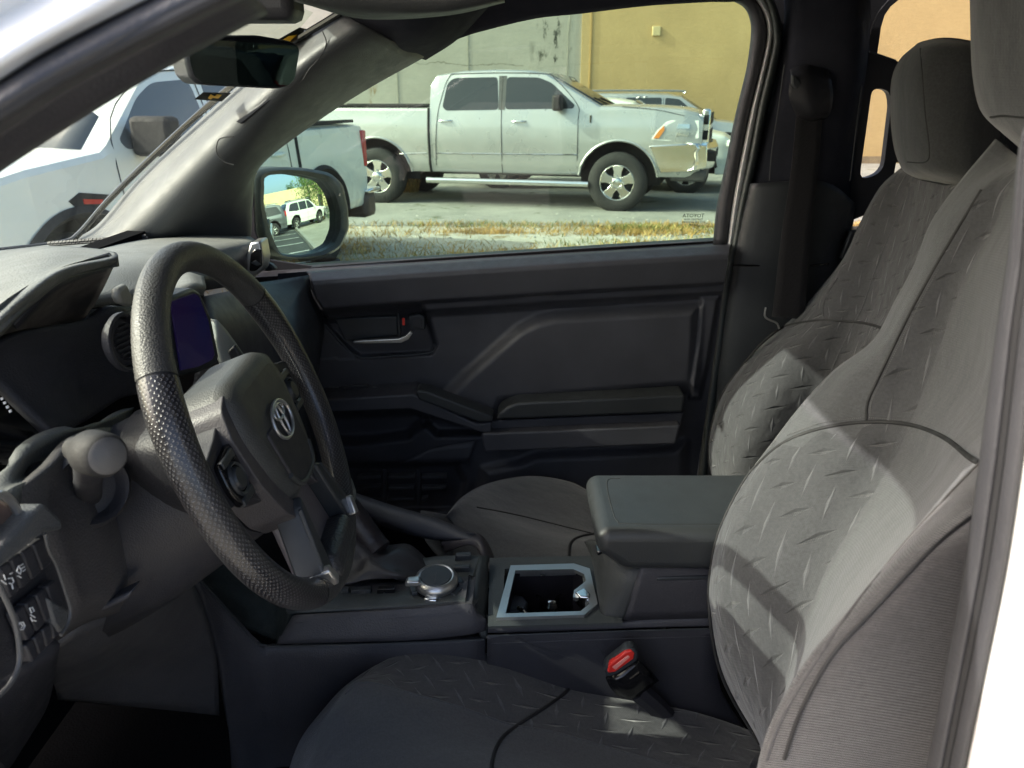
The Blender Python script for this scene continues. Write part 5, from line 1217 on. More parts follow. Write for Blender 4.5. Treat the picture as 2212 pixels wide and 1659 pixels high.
# column shroud and stalk
cm = empty('steering_column'); cm.parent = T
def col_ring(h, a, b0, b1, sx=1): return [Lw(a * math.cos(t), (b0 + b1) / 2 + (b1 - b0) / 2 * math.sin(t), h) for t in np.linspace(0, 2 * math.pi, 25)]
G = [[np.array(q) for q in col_ring(h_, a_, b0, b1)] for h_, a_, b0, b1 in ((-.035, .055, -.085, .035), (-.040, .078, -.105, .050), (-.09, .085, -.12, .055), (-.16, .088, -.14, .05), (-.26, .09, -.16, .04))]
gridobj('column_shroud', G, PLD, cm, solid=.004, away=tuple(SCn + en * .3))
patch('shroud_side', [
    [(262, 930, .66), (290, 890, .69), (330, 880, .66)],
    [(258, 965, .64), (290, 950, .63), (360, 960, .60)],
    [(270, 1020, .645), (310, 1010, .62), (390, 1020, .60)],
    [(330, 1130, .69), (370, 1130, .66), (430, 1120, .64)],
    [(395, 1212, .77), (430, 1215, .75), (500, 1220, .74)]], plastic('shroud_skin', (.020, .020, .024), .5, 420, .6), cm, 5, 6)
st = empty('turn_signal_stalk'); st.parent = T
kc = P(233, 985, .49)
mb = MB(); axs = (P(150, 966, .53) - kc).normalized()
mb.lathe([(.0001, -.002), (.011, -.0015), (.0140, .001), (.0158, .006), (.0163, .026), (.015, .031), (.011, .040), (.009, .055)], kc, axs, 32); mb.build('stalk_grip', plastic('stalk_black', (.007, .007, .008), .75, 900, .3), st)
mb = MB(); mb.lathe([(.0001, -.0026), (.0105, -.0022), (.0130, .0)], kc, axs, 32); mb.build('stalk_cap', plastic('cap_grey', (.075, .073, .072), .5, 1200, .25), st)
tube('stalk_arm', [kc + axs * .035, P(192, 1010, .55), P(190, 1060, .60), P(200, 1090, .63)], .011, PLD, st, 12)
mb = MB(); bc = P(194, 1056, .60); bd = (P(200, 975, .50) - P(194, 1056, .60)).normalized(); bd = Vector((.75, -.6, .25)).normalized()
mb.lathe([(.034, -.02), (.034, .002), (.030, .007), (.027, .004), (.024, -.006), (.0001, -.006)], bc, bd, 36); mb.build('stalk_boot', PLD, st)

# ================================================================== centre console
cc_ = empty('centre_console'); cc_.parent = T
CSK = plastic('console_skin', (.040, .039, .045), .55, 420, .6)
patch('side_wall', [
    [(400, 1218, .90), (480, 1300, .93), (560, 1385, .955), (604, 1394, .96), (830, 1388, .965), (1048, 1379, .965)],
    [(420, 1245, .90), (490, 1330, .93), (560, 1410, .95), (620, 1420, .955), (830, 1430, .96), (1048, 1430, .96)],
    [(470, 1400, .91), (510, 1440, .93), (570, 1480, .95), (640, 1500, .955), (830, 1520, .96), (1048, 1520, .96)],
    [(492, 1560, .92), (520, 1570, .93), (580, 1590, .95), (660, 1640, .955), (830, 1680, .96), (1048, 1700, .96)],
    [(500, 1660, .93), (530, 1690, .93), (590, 1760, .95), (670, 1800, .955), (830, 1800, .96), (1048, 1800, .96)]], CSK, cc_, 5, 5)
tube('wall_edge', [P(u, v, d) for u, v, d in [(404, 1222, .895), (480, 1306, .925), (545, 1382, .95), (575, 1394, .952), (604, 1396, .955), (830, 1390, .96), (1046, 1381, .96)]], .0016, PLS, cc_, 8)
patch('side_wall', [
    [(1052, 1372, .965), (1200, 1367, .965), (1350, 1362, .965), (1560, 1356, .965)],
    [(1052, 1385, .957), (1200, 1380, .957), (1350, 1375, .957), (1560, 1370, .957)],
    [(1052, 1500, .955), (1200, 1500, .955), (1350, 1500, .955), (1560, 1500, .955)],
    [(1052, 1700, .955), (1200, 1700, .955), (1350, 1700, .955), (1700, 1700, .955)]], plastic('console_lower', (.032, .032, .038), .5, 420, .5), cc_, 5, 4)
tube('wall_edge', [P(u, v, .957) for u, v in [(1054, 1373), (1200, 1368), (1350, 1363), (1560, 1357)]], .0014, PLS, cc_, 8)
# front recess (open storage) with carpet-like liner
patch('side_pocket', [
    [(405, 1210, .98), (500, 1225, 1.02), (600, 1240, 1.02), (640, 1300, .99)],
    [(440, 1260, 1.0), (520, 1290, 1.03), (590, 1320, 1.02), (625, 1340, .98)],
    [(500, 1330, .99), (550, 1360, 1.0), (590, 1385, .99), (606, 1396, .965)]], plastic('pocket_liner', (.018, .024, .023), .9, 300, .8), cc_, 5, 5)
# front block
def zz(D, v): return P(1000, v, D).z
patch('front_block', [
    [(520, 1260, 1.06), (700, 1255, 1.05), (860, 1250, 1.05), (1010, 1246, 1.04), (1030, 1246, 1.04)],
    [(640, 1324, .985), (760, 1316, .98), (900, 1309, .975), (1010, 1299, .975), (1022, 1300, .978)],
    [(632, 1331, .972), (760, 1325, .968), (900, 1318, .965), (1012, 1308, .965), (1030, 1318, .972)],
    [(604, 1378, .957), (760, 1372, .955), (900, 1368, .955), (1008, 1350, .955), (1050, 1338, .965)],
    [(598, 1392, .957), (760, 1387, .955), (900, 1383, .955), (1010, 1372, .955), (1050, 1362, .965)]], plastic('block_skin', (.050, .048, .054), .55, 420, .6), cc_, 6, 5)
ZT = P(1000, 1250, 1.035).z
CT = plastic('console_top_skin', (.052, .058, .058), .5, 420, .4)
patch('top_plate', [
    [(700, 1120, 1.20), (860, 1200, 1.12), (960, 1200, 1.10), (1036, 1200, 1.095), (1052, 1200, 1.10)],
    [(660, 1210, 1.10), (830, 1250, 1.06), (940, 1240, 1.06), (1022, 1240, 1.055), (1046, 1240, 1.06)],
    [(620, 1300, .99), (800, 1290, 1.0), (920, 1284, 1.0), (1010, 1280, 1.0), (1036, 1290, 1.0)],
    [(620, 1326, .975), (800, 1314, .975), (920, 1306, .975), (1005, 1298, .975), (1028, 1304, .978)]], CT, cc_, 5, 4, solid=.006)
patch('block_end', [[(1038, 1200, 1.09), (1056, 1200, 1.10)], [(1024, 1290, .99), (1052, 1335, .975)], [(1020, 1330, .97), (1053, 1350, .968)], [(1040, 1378, .96), (1054, 1380, .962)]], plastic('block_end_skin', (.035, .040, .040), .5, 420, .4), cc_, 3, 4)
# small button strip
for a, b in ((722, 752), (758, 800)): slab('console_button', [(a, 1276), (b, 1274), (b + 2, 1289), (a + 1, 1291)], 1.012, .01, PLS, cc_, .001, 2)
slab('console_switch', [(815, 1274), (853, 1271), (852, 1287), (813, 1290)], 1.010, .01, GLOSSB, cc_, .001, 2)
for u in (738, 782, 830):
    text('button_mark', {738: 'P', 782: 'OFF', 830: '4'}[u] if u != 830 else 'o', .006, THREAD, cc_, P(u, 1281, 1.008), (1, 0, 0), (0, .6, .8))
for k in range(2):
    v = 1238 - k * 32 
# rocker pair to the right of the lever
slab('rocker', [(984, 1200), (1018, 1198), (1016, 1222), (980, 1224)], 1.085, .01, PLS, cc_, .002, 2)
slab('rocker', [(980, 1226), (1016, 1224), (1012, 1252), (976, 1254)], 1.060, .01, PLS, cc_, .002, 2)
# drive-mode dial
dl = empty('mode_dial'); dl.parent = T
dcn = P(943, 1268, 1.02); dax = Vector((0, -.10, 1)).normalized(); dcn.z += .007
mb = MB(); mb.lathe([(.037, -.022), (.0355, -.008), (.034, -.002), (.031, .001)], dcn, dax, 48); mb.build('dial_base', GLOSSB, dl)
mb = MB(); mb.lathe([(.0325, .000), (.0335, .004), (.0335, .007), (.031, .012), (.0265, .015), (.024, .0142)], dcn, dax, 48); mb.build('dial_ring', SATIN, dl)
mb = MB(); mb.lathe([(.0245, .0135), (.023, .0155), (.0001, .0160)], dcn, dax, 40); mb.build('dial_face', PLS, dl)
mb = MB(); mb.box(dcn + Vector((.0, 0, .0162)), (.0007, .044, .0006)); mb.build('dial_line', THREAD, dl)
for k, a in enumerate((200, 262, 330, 20, 80, 140)):
    c = dcn + Vector((math.cos(R(a)) * .036, math.sin(R(a)) * .036, -.009)); M = Matrix.Rotation(R(a), 3, 'Z')
    mb = MB(); mb.box(c, (.010, .020, .016), M=M); mb.build('grip_tab', CHROME if k in (1,) else PLS, dl, bevel=.002)
slab('dial_lever', [(874, 1262), (880, 1257), (905, 1256), (908, 1264), (900, 1268), (876, 1268)], .995, .015, SATIN, dl, .002, 2)
# shifter: lever, knob, leather boot
sh = empty('shift_lever'); sh.parent = T
patch('boot', [
    [(752, 1120, 1.13), (790, 1140, 1.12), (830, 1175, 1.12), (885, 1176, 1.13), (930, 1215, 1.11)],
    [(735, 1150, 1.09), (765, 1165, 1.075), (820, 1195, 1.07), (870, 1188, 1.09), (925, 1228, 1.08)],
    [(720, 1190, 1.07), (770, 1215, 1.055), (800, 1208, 1.05), (850, 1222, 1.05), (915, 1240, 1.065)],
    [(700, 1235, 1.06), (760, 1240, 1.04), (800, 1232, 1.035), (860, 1240, 1.03), (900, 1246, 1.05)],
    [(690, 1262, 1.05), (740, 1262, 1.03), (800, 1252, 1.03), (860, 1250, 1.03), (905, 1248, 1.045)]], plastic('boot_leather', (.045, .042, .044), .42, 250, .5), sh, 6, 6)
tube('lever', [P(735, 1080, 1.10), P(760, 1110, 1.10), P(800, 1165, 1.09), P(820, 1190, 1.08)], [.022, .024, .02, .018] * 1 if False else .021, plastic('lever_leather', (.022, .018, .021), .45, 250, .5), sh, 14)
mb = MB(); mb.lathe([(.0001, .055), (.012, .053), (.02, .045), (.024, .03), (.024, .012), (.02, .0)], P(742, 1085, 1.09), Vector((-.25, 0, 1)), 24); mb.build('knob', plastic('knob_skin', (.16, .18, .17), .4, 400, .3), sh)
# passenger-side grab wing of the console
patch('grab_wing', [
    [(680, 1040, 1.30), (760, 1062, 1.28), (850, 1092, 1.24), (940, 1118, 1.21), (1020, 1150, 1.18), (1031, 1156, 1.18)],
    [(680, 1048, 1.27), (760, 1072, 1.245), (850, 1102, 1.21), (940, 1130, 1.18), (1015, 1158, 1.155), (1031, 1160, 1.155)],
    [(680, 1075, 1.255), (765, 1100, 1.23), (850, 1132, 1.195), (920, 1156, 1.175), (1005, 1165, 1.15), (1028, 1166, 1.15)],
    [(680, 1095, 1.27), (770, 1120, 1.245), (860, 1150, 1.21), (930, 1166, 1.185), (1005, 1170, 1.16), (1028, 1170, 1.16)]], PL, cc_, 6, 5)
patch('grab_tip', [
    [(950, 1168, 1.19), (1000, 1160, 1.17), (1032, 1152, 1.17), (1052, 1170, 1.16), (1066, 1200, 1.14), (1070, 1228, 1.12)],
    [(955, 1172, 1.17), (1000, 1166, 1.15), (1030, 1165, 1.145), (1046, 1184, 1.13), (1058, 1210, 1.12), (1062, 1230, 1.10)],
    [(962, 1195, 1.165), (1000, 1180, 1.145), (1022, 1180, 1.14), (1036, 1196, 1.125), (1048, 1216, 1.115), (1056, 1230, 1.10)]], plastic('wing_tip_skin', (.055, .048, .052), .5, 420, .5), cc_, 5, 4)
# cup-holder block
ZC = P(1100, 1333, .965).z
def TZ(u, v, dz=0): return PZ(u, v, ZC + dz)
holes = [(1090, 1229), (1246, 1229), (1258, 1240), (1266, 1320), (1085, 1325)]
from mathutils.geometry import tessellate_polygon
def plate(name, outer, hole, dz, th, mat, parent):
    loops = [[Vector((u, v, 0)) for u, v in outer], [Vector((u, v, 0)) for u, v in hole]]; flat = loops[0] + loops[1]; n = len(flat)
    V = [TZ(q.x, q.y, dz) for q in flat]; V += [v - Vector((0, 0, th)) for v in V]; F = []
    for t in tessellate_polygon(loops): F += [list(t), [i + n for i in t[::-1]]]
    k = 0
    for l in loops:
        m = len(l)
        for i in range(m): F.append([k + i, k + (i + 1) % m, k + (i + 1) % m + n, k + i + n])
        k += m
    o = obj(name, V, F, mat, parent, False); bm = bmesh.new(); bm.from_mesh(o.data); bmesh.ops.recalc_face_normals(bm, faces=bm.faces); bm.to_mesh(o.data); bm.free(); return o
plate('top_plate', [(1058, 1205), (1300, 1200), (1330, 1262), (1345, 1345), (1054, 1353)], holes, 0, .004, CT, cc_)
FRo = [(1110, 1221), (1238, 1217), (1272, 1228), (1290, 1302), (1266, 1326), (1252, 1329), (1073, 1334), (1092, 1240)]
FRo = [(1103, 1221), (1240, 1217), (1274, 1228), (1291, 1304), (1262, 1328), (1072, 1334)]
FRi = [(1113, 1232), (1238, 1229), (1262, 1240), (1266, 1254), (1257, 1262), (1240, 1275), (1238, 1290), (1266, 1293), (1274, 1304), (1254, 1320), (1092, 1325)]
cu2 = empty('cup_holder'); cu2.parent = T
plate('bezel', FRo, FRi, .005, .006, SATIN, cu2)
def tubw(name, poly, dz0, dz1, mat, inset=0):
    V = [TZ(u, v, dz0) for u, v in poly] + [TZ(u, v, dz0) + Vector((0, 0, dz1 - dz0)) for u, v in poly]; n = len(poly)
    return obj(name, V, [[i, (i + 1) % n, (i + 1) % n + n, i + n] for i in range(n)] + [list(range(n, 2 * n))], mat, cu2, False)
tubw('well', FRi, .0, -.095, plastic('well_plastic', (.016, .014, .017), .4, 400, .3))
slab('far_wall_trim', [(1113, 1233), (1250, 1230), (1256, 1242), (1120, 1246)], P(1180, 1231, 1).y and TZ(1180, 1231).y - .001, .003, SATIN, cu2, .0008, 1)
slab('divider_tab', [(1242, 1278), (1262, 1268), (1276, 1282), (1274, 1290), (1252, 1288)], ZC + .010, .02, CHROME, cu2, .002, 2, f=PZ)
slab('divider', [(1100, 1282), (1130, 1286), (1142, 1300), (1134, 1318), (1098, 1320)], ZC - .03, .05, PLS, cu2, .004, 2, f=PZ)
for c in (TZ(1138, 1305, -.05), TZ(1235, 1305, -.05)):
    mb = MB(); mb.lathe([(.026, 0), (.028, .004), (.030, 0), (.030, -.03)], c, (0, 0, 1), 32); mb.build('cup_ring', GLOSSB, cu2)
tube('loose_clip', [TZ(1118, 1312, -.02), TZ(1128, 1318, -.022), TZ(1140, 1330, -.03)], .003, CHROME, cu2, 8)
mb = MB(); mb.lathe([(.0001, .012), (.006, .01), (.009, .002), (.006, -.006), (.0001, -.01)], TZ(1192, 1312, -.03), (0, 0, 1), 16); mb.build('ball_stud', CHROME, cu2)
# riser between cup holder and armrest bin, upper side band
patch('side_band', [
    [(1054, 1348, .972), (1200, 1343, .972), (1345, 1338, .972), (1380, 1300, .985), (1390, 1232, .99), (1560, 1232, .99)][0:3] + [(1400, 1330, .970), (1560, 1325, .970)],
    [(1054, 1354, .963), (1200, 1349, .963), (1345, 1345, .963), (1400, 1343, .963), (1560, 1338, .963)],
    [(1054, 1367, .961), (1200, 1362, .961), (1345, 1358, .961), (1400, 1356, .961), (1560, 1352, .961)]], PL, cc_, 4, 4)
patch('bin_wall', [
    [(1384, 1222, .972), (1440, 1224, .972), (1560, 1228, .972)],
    [(1372, 1260, .966), (1440, 1262, .966), (1560, 1262, .966)],
    [(1345, 1340, .963), (1420, 1338, .963), (1560, 1335, .963)]], CSK, cc_, 4, 4)
patch('riser', [
    [(1262, 1170, 1.10), (1292, 1175, 1.03), (1345, 1222, .985), (1390, 1226, .972)],
    [(1276, 1200, 1.08), (1296, 1240, 1.01), (1335, 1262, .975), (1374, 1262, .966)],
    [(1284, 1240, 1.05), (1298, 1325, .975), (1318, 1342, .965), (1347, 1340, .9625)]], plastic('riser_skin', (.034, .037, .038), .6, 800, .5), cc_, 5, 5)
slab('bin_slot', [(1418, 1250), (1428, 1247), (1545, 1244), (1545, 1252), (1420, 1256)], .9655, .004, PLS, cc_, .002, 2)
# padded armrest lid
al = empty('armrest_lid'); al.parent = T
zt_l = P(1500, 1022, 1.13).z
side = [(.52, zt_l), (.120, zt_l), (.116, zt_l - .034), (.160, zt_l - .066), (.52, zt_l - .066)]
prism('lid_cushion', [Vector((x, .950, z)) for x, z in side], (0, .185, 0), LEAP, al, .026, 8)
tube('lid_seam', [Vector((x, y, zt_l - .0002)) for x, y in ((.50, .970), (.30, .970), (.165, .971), (.150, .978), (.146, 1.0), (.146, 1.08), (.152, 1.108), (.17, 1.112))], .0009, PIPE, al, 6)
slab('lid_latch', [(1288, 1194), (1300, 1188), (1302, 1196), (1292, 1202)], .975, .02, GLOSSB, al, .002, 2)
for pts in ([(1118, 1378), (1140, 1388), (1150, 1394)], [(1145, 1393), (1200, 1410), (1262, 1432)], [(1290, 1400), (1330, 1430), (1352, 1448)], [(1226, 1362), (1236, 1372)]):
    tube('scuff_mark', [P(u, v, .9555) for u, v in pts], .0005, PLS, cc_, 4)
# buckle
bk = empty('seat_belt_buckle'); bk.parent = T
fr_c = [(1306, 1452), (1308, 1440), (1352, 1404), (1370, 1401), (1380, 1412), (1378, 1428), (1330, 1462), (1312, 1466)]
slab('buckle_mouth', fr_c, .905, .02, PLS, bk, .004, 3)
slab('release_button', [(1312, 1450), (1316, 1436), (1352, 1408), (1364, 1406), (1371, 1412), (1369, 1424), (1330, 1452), (1314, 1455)], .9025, .01, RED, bk, .003, 3)
slab('button_highlight', [(1322, 1442), (1356, 1416), (1362, 1420), (1330, 1448)], .9015, .003, simple('pale_red', (.85, .30, .25), .4), bk, .001, 1)
patch('buckle_body', [[(1308, 1464, .905), (1332, 1464, .895), (1380, 1428, .905)], [(1318, 1485, .905), (1350, 1486, .893), (1402, 1450, .905)], [(1335, 1505, .915), (1370, 1508, .905), (1424, 1470, .92)]], GLOSSB, bk, 4, 4, solid=.02)
tube('buckle_stalk', [P(1375, 1490, .925), P(1420, 1530, .93), P(1470, 1590, .93)], .016, PLD, bk, 8)

# ================================================================== seats
def seat(root):
    s_ = empty('front_seat'); s_.parent = root; return s_
ps = seat(T)
def close_back(r):
    e = V3(r[-2]); mx = max(V3(q).x for q in r[:-1]) + .17
    return r[:-1] + [Vector((mx, e.y + .02, e.z)), Vector((mx + .04, e.y + .18, e.z)), Vector((mx + .04, e.y + .44, e.z))]
for y_ in (.71, 1.43):
    mb = MB(); mb.box((.0 if y_ < 1 else .16, y_ - (.04 if y_ < 1 else 0), .66), (.30, .30, .10)); mb.build('seat_rail', PLD, T, bevel=.02)
# passenger seat back: columns run from the far bolster to the near side
def rowsbk(data): return data
patch('backrest', [close_back(q_) for q_ in [
    [(1946, 362, 1.72), (1950, 365, 1.64), (1972, 380, 1.57), (2010, 392, 1.46), (2060, 400, 1.36), (2110, 420, 1.26), (2150, 450, 1.20), (2200, 480, 1.22)],
    [(1900, 405, 1.74), (1905, 410, 1.66), (1950, 440, 1.585), (1990, 450, 1.48), (2040, 455, 1.37), (2085, 460, 1.27), (2120, 480, 1.20), (2200, 520, 1.21)],
    [(1858, 480, 1.74), (1866, 490, 1.65), (1915, 520, 1.59), (1960, 530, 1.49), (2010, 535, 1.37), (2060, 540, 1.26), (2100, 560, 1.19), (2180, 600, 1.20)],
    [(1820, 560, 1.74), (1825, 570, 1.65), (1888, 590, 1.59), (1930, 600, 1.49), (1980, 605, 1.37), (2025, 615, 1.26), (2070, 640, 1.19), (2150, 680, 1.20)],
    [(1755, 640, 1.74), (1786, 645, 1.64), (1864, 660, 1.58), (1905, 670, 1.50), (1950, 675, 1.38), (1990, 690, 1.26), (2040, 710, 1.19), (2120, 760, 1.20)],
    [(1690, 706, 1.72), (1775, 692, 1.61), (1845, 695, 1.57), (1885, 702, 1.50), (1915, 715, 1.40), (1960, 745, 1.27), (2010, 780, 1.19), (2080, 830, 1.20)],
    [(1620, 770, 1.70), (1700, 765, 1.58), (1808, 770, 1.55), (1850, 775, 1.50), (1890, 790, 1.40), (1940, 820, 1.27), (1980, 860, 1.19), (2060, 900, 1.20)],
    [(1560, 850, 1.69), (1650, 850, 1.54), (1775, 850, 1.535), (1820, 860, 1.49), (1860, 880, 1.40), (1900, 900, 1.27), (1950, 940, 1.19), (2040, 980, 1.20)],
    [(1533, 935, 1.69), (1610, 940, 1.52), (1730, 945, 1.52), (1780, 950, 1.48), (1820, 960, 1.40), (1880, 980, 1.27), (1930, 1010, 1.18), (2020, 1050, 1.20)],
    [(1531, 1010, 1.69), (1590, 1020, 1.52), (1690, 1030, 1.51), (1750, 1040, 1.46), (1800, 1050, 1.38), (1860, 1070, 1.27), (1910, 1100, 1.18), (2000, 1140, 1.20)],
    [(1550, 1100, 1.69), (1600, 1110, 1.52), (1670, 1120, 1.50), (1730, 1130, 1.44), (1780, 1140, 1.36), (1840, 1160, 1.26), (1900, 1190, 1.18), (1990, 1230, 1.20)],
    [(1580, 1180, 1.69), (1610, 1190, 1.54), (1660, 1200, 1.48), (1720, 1200, 1.42), (1770, 1210, 1.34), (1830, 1230, 1.26), (1890, 1260, 1.18), (1980, 1300, 1.20)]]],
    [FAB, FABQ], ps, 6, 4, colmats=[1] * 12 + [0] * 60, solid=.03)
drape('piping', [(1546, 1060, 1.60), (1531, 1000, 1.66), (1534, 935, 1.67), (1561, 850, 1.665), (1620, 770, 1.67), (1660, 728, 1.68), (1694, 706, 1.68), (1735, 696, 1.63), (1778, 692, 1.600), (1845, 695, 1.555), (1885, 702, 1.485), (1915, 714, 1.385), (1940, 730, 1.31)], .0028, PIPE, ps, LASTP[0])
drape('piping', [(1780, 690, 1.605), (1778, 665, 1.625), (1788, 635, 1.63), (1810, 600, 1.64)], .0022, PIPE, ps, LASTP[0])
drape('panel_seam', [(1952, 440, 1.578), (1916, 520, 1.583), (1889, 590, 1.583), (1865, 660, 1.573), (1846, 695, 1.562), (1809, 770, 1.543), (1776, 850, 1.528), (1731, 945, 1.512), (1691, 1030, 1.502)], .0016, FAB, ps, LASTP[0])
HR = fabric('headrest_fabric', (.044, .046, .048))
def headrest(rows, par_): return patch('headrest', rows, HR, par_, 5, 4, solid=.02)
headrest([
    [(1972, 102, 1.50), (1990, 90, 1.44), (2040, 81, 1.38), (2100, 88, 1.32), (2140, 100, 1.34)],
    [(1944, 128, 1.52), (1960, 118, 1.42), (2010, 102, 1.345), (2100, 108, 1.30), (2150, 120, 1.33)],
    [(1926, 170, 1.53), (1940, 168, 1.42), (1995, 165, 1.33), (2100, 170, 1.29), (2160, 180, 1.32)],
    [(1923, 240, 1.53), (1940, 240, 1.42), (2000, 240, 1.325), (2100, 250, 1.29), (2170, 260, 1.32)],
    [(1929, 310, 1.53), (1945, 320, 1.42), (2010, 325, 1.325), (2100, 330, 1.29), (2170, 340, 1.32)],
    [(1942, 352, 1.52), (1955, 368, 1.43), (2015, 372, 1.34), (2100, 380, 1.30), (2170, 390, 1.32)],
    [(1958, 366, 1.50), (1975, 384, 1.45), (2030, 398, 1.40), (2100, 410, 1.36), (2160, 420, 1.36)]], ps)
drape('headrest_seam', [(1988, 105, 1.365), (1993, 165, 1.327), (1998, 240, 1.322), (2008, 322, 1.32), (2000, 350, 1.335), (1960, 350, 1.40)], .0012, PIPE, ps, LASTP[0])
patch('cushion', [
    [(960, 1118, 1.30), (1000, 1072, 1.42), (1060, 1042, 1.55), (1145, 1028, 1.66), (1230, 1040, 1.66), (1300, 1070, 1.66), (1450, 1100, 1.66)],
    [(966, 1112, 1.28), (1010, 1072, 1.40), (1070, 1052, 1.50), (1150, 1042, 1.58), (1220, 1060, 1.58), (1300, 1085, 1.57), (1450, 1120, 1.56)],
    [(955, 1130, 1.26), (1030, 1095, 1.37), (1100, 1110, 1.40), (1160, 1125, 1.40), (1240, 1145, 1.40), (1300, 1150, 1.42), (1450, 1160, 1.42)],
    [(960, 1160, 1.24), (1040, 1140, 1.30), (1110, 1150, 1.31), (1170, 1165, 1.31), (1232, 1175, 1.31), (1300, 1180, 1.32), (1450, 1190, 1.32)],
    [(990, 1240, 1.20), (1060, 1230, 1.20), (1120, 1230, 1.20), (1180, 1235, 1.20), (1236, 1240, 1.20), (1300, 1250, 1.21), (1450, 1260, 1.21)]],
    [FAB, FABQ], ps, 6, 5, solid=.05)
c_ = ps.children[-1]
# material by row: far bolster quilted
me = c_.data; me.materials.clear(); me.materials.append(FAB); me.materials.append(FABQ)
nc_ = 6 * 6; me.polygons.foreach_set('material_index', [1 if (i // nc_) < 9 and (i % nc_) > 3 else 0 for i in range(len(me.polygons))])
drape('panel_seam', [(1030, 1096, 1.365), (1100, 1109, 1.395), (1160, 1123, 1.395), (1240, 1143, 1.395), (1290, 1155, 1.40)], .0018, PIPE, ps, LASTP[0])
drape('panel_seam', [(1290, 1152, 1.395), (1250, 1160, 1.34), (1232, 1175, 1.305), (1229, 1205, 1.25), (1234, 1235, 1.195)], .0028, PIPE, ps, LASTP[0])

ds = seat(T)
patch('backrest', [close_back(q_) for q_ in [
    # far outline (inboard side), bolster crest, seam, centre..., near bolster band, side panel, rear
    [(2150, 300, .96), (2190, 330, .93), (2210, 350, .88), (2225, 360, .82), (2260, 370, .72), (2300, 400, .60), (2360, 420, .50), (2420, 430, .46), (2600, 430, .47), (2900, 430, .5)],
    [(2070, 395, .98), (2095, 402, .93), (2120, 410, .885), (2178, 420, .84), (2230, 430, .73), (2280, 450, .60), (2330, 480, .50), (2390, 500, .46), (2600, 500, .47), (2900, 500, .5)],
    [(2010, 480, .985), (2030, 485, .935), (2070, 492, .89), (2145, 495, .85), (2200, 500, .74), (2250, 530, .61), (2300, 560, .50), (2360, 590, .46), (2560, 600, .47), (2860, 600, .5)],
    [(1975, 570, .985), (1990, 575, .935), (2018, 580, .895), (2095, 575, .86), (2160, 590, .75), (2210, 620, .62), (2270, 660, .50), (2330, 690, .455), (2520, 700, .46), (2820, 700, .5)],
    [(1932, 650, .985), (1950, 655, .935), (1975, 660, .90), (2060, 660, .865), (2130, 690, .76), (2190, 730, .62), (2245, 790, .50), (2300, 810, .45), (2500, 820, .46), (2800, 820, .5)],
    [(1885, 735, .985), (1905, 740, .935), (1935, 740, .905), (2030, 750, .865), (2110, 780, .76), (2170, 840, .62), (2210, 900, .50), (2260, 920, .445), (2480, 930, .455), (2780, 930, .5)],
    [(1800, 800, .985), (1840, 810, .93), (1897, 820, .900), (2000, 830, .86), (2085, 860, .75), (2140, 920, .62), (2165, 970, .50), (2200, 1020, .44), (2460, 1030, .45), (2760, 1030, .5)],
    [(1730, 875, .975), (1790, 890, .91), (1870, 912, .875), (1965, 917, .835), (2040, 945, .73), (2090, 985, .60), (2118, 1002, .49), (2150, 1080, .425), (2420, 1090, .44), (2720, 1090, .5)],
    [(1672, 950, .965), (1700, 962, .91), (1820, 975, .85), (1935, 985, .82), (2010, 1020, .72), (2040, 1060, .58), (2052, 1068, .475), (2092, 1120, .405), (2400, 1140, .42), (2700, 1140, .5)],
    [(1598, 1050, .955), (1640, 1055, .895), (1760, 1060, .84), (1890, 1060, .80), (1950, 1110, .69), (1965, 1160, .56), (1975, 1150, .46), (2018, 1180, .385), (2380, 1200, .40), (2680, 1200, .5)],
    [(1550, 1150, .945), (1590, 1155, .875), (1700, 1160, .82), (1835, 1145, .78), (1880, 1190, .67), (1895, 1240, .545), (1902, 1238, .45), (1940, 1260, .375), (2360, 1280, .39), (2660, 1280, .5)],
    [(1532, 1250, .94), (1560, 1255, .86), (1660, 1260, .80), (1785, 1230, .765), (1820, 1280, .65), (1835, 1320, .53), (1840, 1318, .445), (1870, 1335, .37), (2340, 1360, .38), (2640, 1360, .5)],
    [(1533, 1330, .935), (1560, 1340, .85), (1640, 1350, .79), (1745, 1330, .75), (1765, 1390, .63), (1770, 1410, .52), (1775, 1410, .44), (1800, 1410, .365), (2320, 1440, .375), (2620, 1440, .5)],
    [(1550, 1430, .93), (1580, 1440, .84), (1640, 1450, .78), (1710, 1440, .74), (1722, 1470, .62), (1722, 1490, .515), (1722, 1490, .44), (1752, 1490, .365), (2300, 1520, .375), (2600, 1520, .5)],
    [(1585, 1510, .92), (1610, 1530, .83), (1645, 1540, .77), (1682, 1540, .72), (1688, 1550, .60), (1682, 1560, .51), (1680, 1565, .44), (1720, 1560, .37), (2280, 1600, .375), (2580, 1600, .5)],
    [(1640, 1610, .90), (1648, 1620, .82), (1656, 1625, .75), (1664, 1630, .70), (1662, 1640, .59), (1658, 1640, .51), (1655, 1640, .45), (1694, 1640, .375), (2260, 1680, .38), (2560, 1680, .5)],
    [(1660, 1720, .88), (1660, 1720, .81), (1660, 1720, .74), (1660, 1720, .68), (1655, 1720, .58), (1645, 1730, .51), (1640, 1730, .46), (1680, 1730, .38), (2250, 1760, .385), (2550, 1760, .5)]]],
    [FAB, FABQ, TWILL], ds, 6, 4, colmats=[0] * 6 + [1] * 12 + [0] * 18 + [2] * 30, solid=.02)
bo = ds.children[-1]; me = bo.data; ncf = 11 * 6
mi = []
